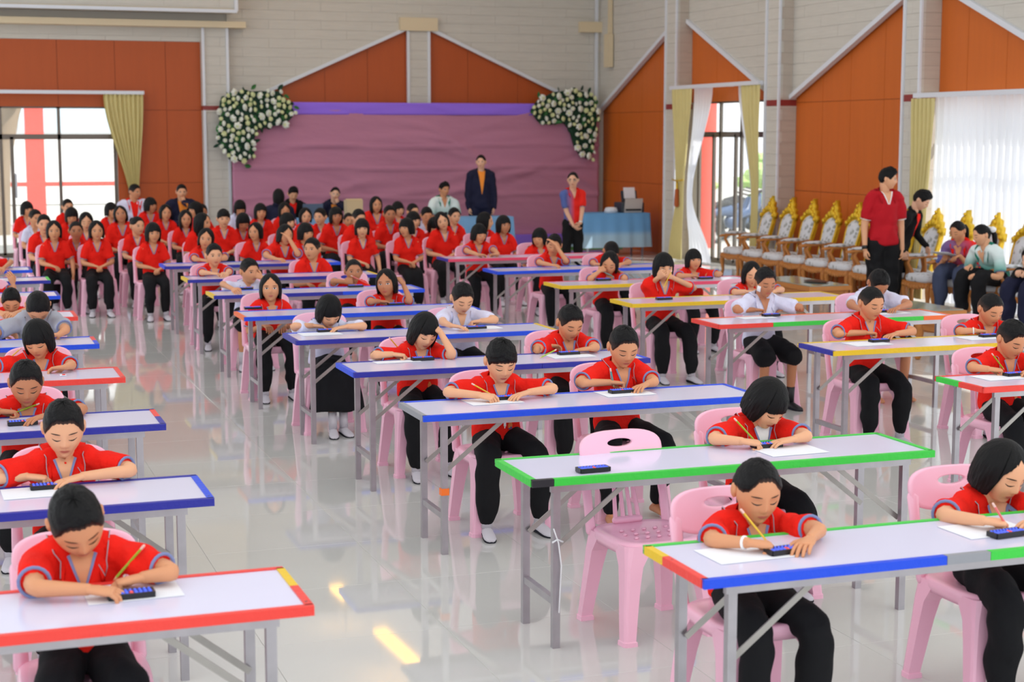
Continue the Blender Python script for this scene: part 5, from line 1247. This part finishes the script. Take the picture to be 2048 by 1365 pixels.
standing(aty(1146, 360, 23.4), 'standing woman in glasses and blue-to-red polo with clasped hands', 'pony', 'gradient', face=-6, yaw=-22, arms=[([-.03, -.17, -.06], [.7, -.2, -.5]), ([.08, -.17, -.02], [-.7, -.2, -.5])], fit=.9)
standing(aty(1775, 358, 16.6), 'tall man in dark red polo standing by the ornate chairs', 'man', 'maroon', face=-8, yaw=62, pitch=8, skin=0, arms=[([-.24, -.03, -.1], [.05, -.1, -1]), ([.22, -.05, -.1], [-.05, -.15, -1])], fit=1.05)
standing(aty(1842, 400, 17.2), 'man in black blazer over red shirt bending down', 'man', 'black', face=34, yaw=8, pitch=34, skin='skin_light', lean=.18, long_sleeve=True, eyes='down', arms=[([-.2, -.15, -.05], [0, -.2, -1]), ([.2, -.28, -.02], [0, -.3, -1])])
W1 = seated_adult(atx(1916, 462, 11.28), 'seated woman in blue-to-red polo and jeans reading papers', 'pony', 'gradient_seat', face=-62, yaw=-8, pitch=22, eyes='down', skin=1, lowmat='jean', hands=((-.1, -.34, .2), (.08, -.36, .2)), seat=.44)
W2 = seated_adult(atx(1964, 470, 11.15), 'seated woman in white and teal polo with ribboned ponytail', 'pony', 'tealwhite', face=-78, yaw=-20, pitch=16, eyes='down', skin=0, lowmat='black', hands=((-.12, -.3, .12), (.1, -.4, .05)), seat=.44)
W3 = seated_adult(atx(2062, 520, 11.0), 'seated person in dark clothes at the window curtain edge', 'man', 'black', face=-80, lowmat='navy', seat=.44, long_sleeve=True)
# ------------------------------------------------------------ build everybody
for f in FIG: volumes(f)
VOX = {0: .0115, 1: .016, 2: .021}
items = []
for f in FIG:
    items.append((*f.vs, VOX[f.lod]*max(1, f.sc*.9), 3)); items.append((*f.vp, VOX[f.lod]*1.15*max(1, f.sc*.9), 2))
RES = batch_remesh(items)
PEOPLE = [finish(f, i, RES[2*i], RES[2*i+1]) for i, f in enumerate(FIG)]
# ------------------------------------------------------------ ornate armchairs along the side wall
def ornate():
    t = empty('ornate_armchair'); 
    MB().box((0, -.02, .33), (.56, .56, .05)).build('seat_rail', 'wood', t)
    mb = MB()
    for k in range(9): mb.ellip(((k-4)*.062, -.305, .30+.012*math.cos(k*PI/4)), (.035, .014, .03), 8, 4)
    mb.build('apron', 'wood', t, True)
    for sx in (-1, 1):
        for sy in (-1, 1):
            x, y = sx*.25, -.02+sy*.25
            MB().tube([(x, y, .33), (x*1.04, y*1.04, .24), (x*.98, y, .1), (x*1.05, y*1.06, .02)], [.04, .036, .022, .03], 8).build('leg', 'wood', t, True)
    n = 24; a = np.arange(n)*2*PI/n; c, s = np.cos(a), np.sin(a)
    def sq(hx, hy, z, p=5): return np.stack([hx*np.sign(c)*abs(c)**(2/p), -.03+hy*np.sign(s)*abs(s)**(2/p), np.full(n, z)], 1)
    MB().loft([sq(.265, .27, .355), sq(.275, .28, .38), sq(.272, .277, .42), sq(.24, .25, .445), sq(.12, .13, .455)]).build('seat_cushion', 'floral', t, True)
    def bk(x, z, d): return (x, .235+.20*(z-.4)/.75+d, z)
    # tall pointed-arch back
    outl = [(-.15, .40), (-.175, .6), (-.195, .8), (-.19, .9), (-.11, .97), (0, 1.0), (.11, .97), (.19, .9), (.195, .8), (.175, .6), (.15, .40)]
    inn = [(x*.8, .44+(z-.40)*.9) for x, z in outl]
    mb = MB(); V = []
    for d in (-.025, .03):
        V += [bk(x, z, d) for x, z in outl]; V += [bk(x, z, d) for x, z in inn]
    m = len(outl); f = []
    for k in range(m):
        q = (k+1) % m
        f += [(k, q, m+q, m+k), (2*m+k, 3*m+k, 3*m+q, 2*m+q), (k, 2*m+k, 2*m+q, q), (m+k, m+q, 3*m+q, 3*m+k)]
    mb.add(V, f).build('back_frame', 'gold', t)
    V = [bk(x, z, -.028) for x, z in inn]+[bk(x*.7, .68+(z-.68)*.75, -.055) for x, z in inn]+[bk(0, .7, -.062)]+[bk(x, z, .02) for x, z in inn]
    f = [(k, (k+1) % m, m+(k+1) % m, m+k) for k in range(m)]+[(m+k, m+(k+1) % m, 2*m) for k in range(m)]+[(k, 2*m+1+k, 2*m+1+(k+1) % m, (k+1) % m) for k in range(m)]+[tuple(2*m+1+k for k in range(m))]
    MB().add(V, f).build('back_cushion', 'floral', t, True)
    # carved gold crest
    mb = MB(); cr = [(-.215, .88), (-.2, .97), (-.15, .98), (-.14, 1.04), (-.085, 1.06), (-.07, 1.12), (-.03, 1.15), (0, 1.22), (.03, 1.15), (.07, 1.12), (.085, 1.06), (.14, 1.04), (.15, .98), (.2, .97), (.215, .88), (.16, .93), (.08, .985), (0, 1.0), (-.08, .985), (-.16, .93)]
    V = [bk(x, z, -.04) for x, z in cr]+[bk(x, z, .035) for x, z in cr]; k = len(cr)
    half = [(i, i+1, (k-i-1) % k if False else k-1-i) for i in range(0)]
    f = [(i, (i+1) % k, k+(i+1) % k, k+i) for i in range(k)]
    lo = [0, 19, 18, 17, 16, 15, 14]; up = list(range(0, 15))
    tri = [(0, 1, 19), (1, 2, 19), (2, 3, 18), (2, 18, 19), (3, 4, 18), (4, 5, 17), (4, 17, 18), (5, 6, 17), (6, 7, 17), (7, 8, 17), (8, 9, 17), (9, 10, 17), (10, 16, 17), (10, 11, 16), (11, 12, 16), (12, 15, 16), (12, 13, 15), (13, 14, 15)]
    f += tri+[tuple(k+q for q in reversed(tt)) for tt in tri]
    mb.add(V, f)
    for x, z, r in ((0, 1.1, .035), (0, 1.04, .045), (-.06, 1.03, .035), (.06, 1.03, .035), (-.12, .99, .034), (.12, .99, .034), (-.18, .93, .03), (.18, .93, .03), (0, 1.17, .02)): mb.ellip(bk(x, z, -.05), (r, .022, r), 8, 5)
    mb.build('crest', 'gold', t, True)
    for sx in (-1, 1):
        MB().tube([(sx*.27, .2, .63), (sx*.285, 0, .635), (sx*.285, -.22, .62), (sx*.28, -.3, .61)], [.026, .03, .03, .024], 8, flat=.7).build('armrest', 'wood', t, True)
        MB().ellip((sx*.285, -.05, .655), (.045, .2, .024), 12, 6).build('arm_pad', 'floral', t, True)
        MB().tube([(sx*.28, -.2, .36), (sx*.26, -.17, .46), (sx*.29, -.22, .56), (sx*.28, -.2, .62)], [.03, .026, .024, .028], 8).build('arm_support', 'wood', t, True)
        MB().tube([(sx*.27, .02, .37), (sx*.285, .04, .5), (sx*.28, .02, .62)], [.022, .018, .022], 8).build('arm_support', 'wood', t, True)
    return t
ORN = ornate()
lab = ['beside the side door', 'second from the side door', 'third from the side door', 'fourth from the side door', 'fifth from the side door', 'sixth from the side door', 'seventh from the side door', 'eighth from the side door', 'ninth from the side door', 'under the woman reading papers', 'under the woman with ribboned ponytail', 'between the ribboned woman and the dark-clothed person', 'under the person in dark clothes']
for k in range(13):
    y = 21.97-.62*k
    place(ORN, (11.52, y, 0), -PI/2, 'gold-crested armchair with grey floral upholstery, '+lab[k], 'armchair', 'ornate armchairs along the side wall')
def coffee(u, v, label, L=1.0, W_=.55):
    p = atz(u, v, .42); t = empty('coffee_table', (p[0], p[1], 0)); tag(t, label, 'table')
    MB().box((0, 0, .385), (W_, L, .05)).box((0, 0, .33), (W_*.9, L*.92, .07)).build('top_frame', 'wood', t)
    MB().box((0, 0, .416), (W_-.05, L-.05, .01)).build('glass_inlay', 'glass_top', t)
    for sx in (-1, 1):
        for sy in (-1, 1): MB().tube([(sx*W_*.42, sy*L*.44, .36), (sx*W_*.45, sy*L*.46, .2), (sx*W_*.4, sy*L*.43, .1), (sx*W_*.46, sy*L*.47, .02)], [.04, .034, .024, .03], 8).build('leg', 'wood', t, True)
    for sy in (-1, 1): MB().tube([(-W_*.4, sy*L*.44, .29), (0, sy*L*.45, .26), (W_*.4, sy*L*.44, .29)], .022, 8).build('apron', 'wood', t, True)
    return t
coffee(1605, 562, 'carved wooden coffee table with a dark tray before the ornate chairs', 1.3)
p = atz(1632, 563, .43); o = MB().ellip((0, 0, .008), (.13, .2, .012), 16, 4).build('tray', 'plastic_black', loc=(p[0], p[1], .424)); tag(o, 'dark oval tray on the carved coffee table', 'tray')
coffee(1835, 612, 'glass-topped wooden coffee table near the seated woman in jeans', .9)
coffee(1935, 640, 'wooden coffee table close to the wall-side desks', .9)
# papers in the reading woman's hands
hm = (W1.wr[0]+W1.wr[1])/2+A([-.1, -.02, .02])
t = empty('papers', hm); tag(t, 'sheaf of white papers held by the seated woman in jeans', 'papers')
for k in range(3): MB().box((-.02*k, .01*k, .004*k), (.3, .21, .002), rz(.5+.06*k)@ry(.2)).build('sheet', 'paper', t)
# ribbon, glasses, watches, phone, bandage, bracelet
def headpoint(f, p): return f.Hc+f.Rh@A(p)*f.hs
def part_on(f, name, mb, m, idx): return mb.build(name, m, PEOPLE[idx], True)
IX = {id(f): i for i, f in enumerate(FIG)}
def who(txt): return next(f for f in FIG if txt in f.label)
def attach(f, name, mb, m): return mb.build(name, m, PEOPLE[IX[id(f)]], True)
f = W2; q = headpoint(f, (0, .105, .01))-f.base; attach(f, 'hair_ribbon', MB().ellip(q+A([0, .04, .02]), (.035, .05, .035)).ellip(q+A([0, -.04, .02]), (.035, .05, .035)), 'patch')
f = who('glasses'); mb = MB()
for s in (-1, 1):
    cs = [headpoint(f, (s*.032+.021*math.cos(a), -.098+.006*abs(s), .002+.017*math.sin(a)))-f.base for a in np.linspace(0, 2*PI, 14)]; mb.tube(cs, .0022, 5, round_ends=False)
    mb.tube([headpoint(f, (s*.053, -.095, .006))-f.base, headpoint(f, (s*.078, .0, .008))-f.base], .002, 5)
attach(f, 'glasses', mb, 'alu_dark')
def band(f, i, name, m, w=.012, k=.9, r=.03):
    a, b_ = f.el[i], f.wr[i]; c = a+(b_-a)*k-f.base; d = unit(b_-a); attach(f, name, MB().tube([c-d*w/2, c+d*w/2], [r*f.sc*.9]*2, 14, round_ends=False), m)
band(who('glasses'), 1, 'wristwatch', 'patch', .02, .9, .029); band(who('tall man in dark red'), 0, 'wristband', 'plastic_black', .04, .9, .032)
band(who('white bracelet'), 0, 'bracelet', 'patch', .008, .9, .031); band(who('pale wristband'), 0, 'bracelet', 'patch', .008, .9, .031)
f = who('bandaged cheek'); attach(f, 'bandage', MB().box(headpoint(f, (-.066, -.052, -.03))-f.base, (.008, .034, .045), f.Rh@rz(.35)), 'patch')
f = who('biting a pink pencil'); a = headpoint(f, (-.02, -.115, -.045)); pencil(a+A([.16, -.01, -.07]), a+A([-.02, 0, .02]), 'p_pink', 'pink pencil bitten by the child in the middle column')
f = who('chewing a teal pencil'); a = headpoint(f, (0, -.115, -.055)); pencil(a+A([.07, -.01, -.035]), a+A([-.1, 0, .045]), 'p_teal', 'teal pencil held at the mouth by a wall-side child')
f = who('clasping hands'); a = headpoint(f, (0, -.15, -.04)); pencil(a+A([-.05, 0, -.1]), a+A([.03, .0, .05]), 'p_yellow', 'yellow pencil between the clasped hands of a wall-side child')
f = who('phone'); a = f.wr[0]+f.fwd*.08; o = MB().box((0, 0, 0), (.07, .012, .15), rx(.5)).build('phone', 'plastic_black', loc=a+A([0, 0, .05])); tag(o, 'dark phone held by the man in white and teal', 'phone')
f = who('heavier crew-cut'); mb = MB(); pts = [f.C7+f.Xb*.05*math.cos(t)*f.sc+f.frame(.93)[1]*(.055+.03*math.sin(t))*f.sc-A([0, 0, 1])*(.03+.075*math.sin(t))*f.sc-f.base for t in np.linspace(0, PI, 12)]; attach(f, 'neck_chain', mb.tube(pts, .0016, 5), 'gold')
f = who('parted fringe'); p0 = f.P+f.fwd*.14+A([.0, 0, .14])-f.base; attach(f, 'lanyard', MB().tube([p0, p0+A([.006, -.01, -.03]), p0+A([.0, -.01, -.075])], .003, 5).box(p0+A([0, -.012, -.05]), (.012, .006, .03)), 'patch')
# ------------------------------------------------------------ officials' tables at the back
def cloth_table(x0, x1, y0, y1, h, m, label, legs=True):
    t = empty('cloth_table', ((x0+x1)/2, (y0+y1)/2, 0)); tag(t, label, 'table'); hx, hy = (x1-x0)/2, (y1-y0)/2
    MB().box((0, 0, h-.015), (2*hx-.02, 2*hy-.02, .03)).build('tabletop', 'laminate', t)
    n = 120; rings = []; a = np.linspace(0, 4, n, endpoint=False)
    def per(k, ex):
        s = int(k); q = k-s; X_, Y_ = hx+ex, hy+ex; c = [(-X_, -Y_), (X_, -Y_), (X_, Y_), (-X_, Y_), (-X_, -Y_)]; return (lerp(c[s][0], c[s+1][0], q), lerp(c[s][1], c[s+1][1], q))
    for z, ex, wv in ((h+.004, 0, 0), (h, .006, 0), (h*.6, .02, .012), (h*.2, .03, .025)):
        rings.append(A([(*per(k, ex+wv*math.sin(k*31)), z) for k in a]))
    mb = MB().loft(rings, True, False); mb.build('tablecloth', m, t, True)
    for sx in (-1, 1):
        for sy in (-1, 1): MB().box((sx*(hx-.1), sy*(hy-.08), h/2-.02), (.03, .03, h-.04)).build('leg', 'steel', t)
    return t
q0 = aty(1168, 428, 26.5); q1 = aty(1342, 428, 26.5)
cloth_table(q0[0], min(q1[0], 11.95), 26.5, 27.15, .75, 'cloth_fade', 'table under a blue cloth with laptop and printer by the corner')
cloth_table(5.3, 7.2, 26.55, 27.1, .74, 'blue_cloth', 'blue-clothed table with the blue laptop before the backdrop'); cloth_table(8.2, 9.3, 26.3, 26.75, .74, 'blue_cloth', 'blue-clothed table beside the woman in the navy suit')
def laptop(p, rot, m, label, ang=-.25, w_=.34, h_=.24):
    t = empty('laptop', p, rot); tag(t, label, 'laptop')
    MB().box((0, 0, .008), (w_, .23, .016)).build('keyboard_base', m, t)
    MB().box((0, -.115-.5*h_*math.sin(.2), .012+h_/2), (w_, .01, h_), rx(.2)).build('screen_lid', m, t)
p = aty(1262, 428, 26.75); laptop((p[0], 26.78, .756), 0, 'laptop_silver', 'open silver laptop on the blue cloth beside the printer')
p = aty(622, 425, 26.8); laptop((p[0], 26.8, .746), 0, 'laptop_blue', 'open slate-blue laptop before the dark-topped person')
t = empty('printer', (11.7, 26.85, .756)); tag(t, 'dark printer with a raised paper tray on the blue cloth', 'printer')
bevel(MB().box((0, 0, .09), (.44, .36, .18)).build('body', 'printer', t).data, .02); MB().box((.04, .1, .27), (.3, .03, .22), rx(-.25)).build('paper_tray', 'printer', t); MB().box((.04, .085, .34), (.22, .006, .2), rx(-.25)).build('paper', 'paper', t); MB().box((0, -.19, .05), (.3, .04, .03)).build('output_slot', 'plastic_black', t)
p = aty(1222, 426, 26.75); o = MB().loft([p+A([0, 0, 0])+np.stack([.13*np.cos(t_), .1*np.sin(t_), np.full(12, zz)], 1)*A([k, k, 1]) for zz, k in ((-.0, 1), (.05, .95), (.09, .8), (.1, .4)) for t_ in [np.arange(12)*PI/6]]).build('white_basket', 'trim_white', smooth=True); tag(o, 'white rounded basket on the blue cloth by the silver laptop', 'basket')
o.location = (0, 0, .756-float(p[2]))
p = aty(707, 424, 26.8); o = MB().box((0, 0, .15), (.28, .2, .3)).build('cardboard_box', 'cardboard', loc=(p[0], 26.8, .744)); tag(o, 'tan cardboard box on the blue-clothed table', 'box'); MB().box((0, -.06, .305), (.28, .09, .006), rx(.3)).build('flap', 'cardboard', o)
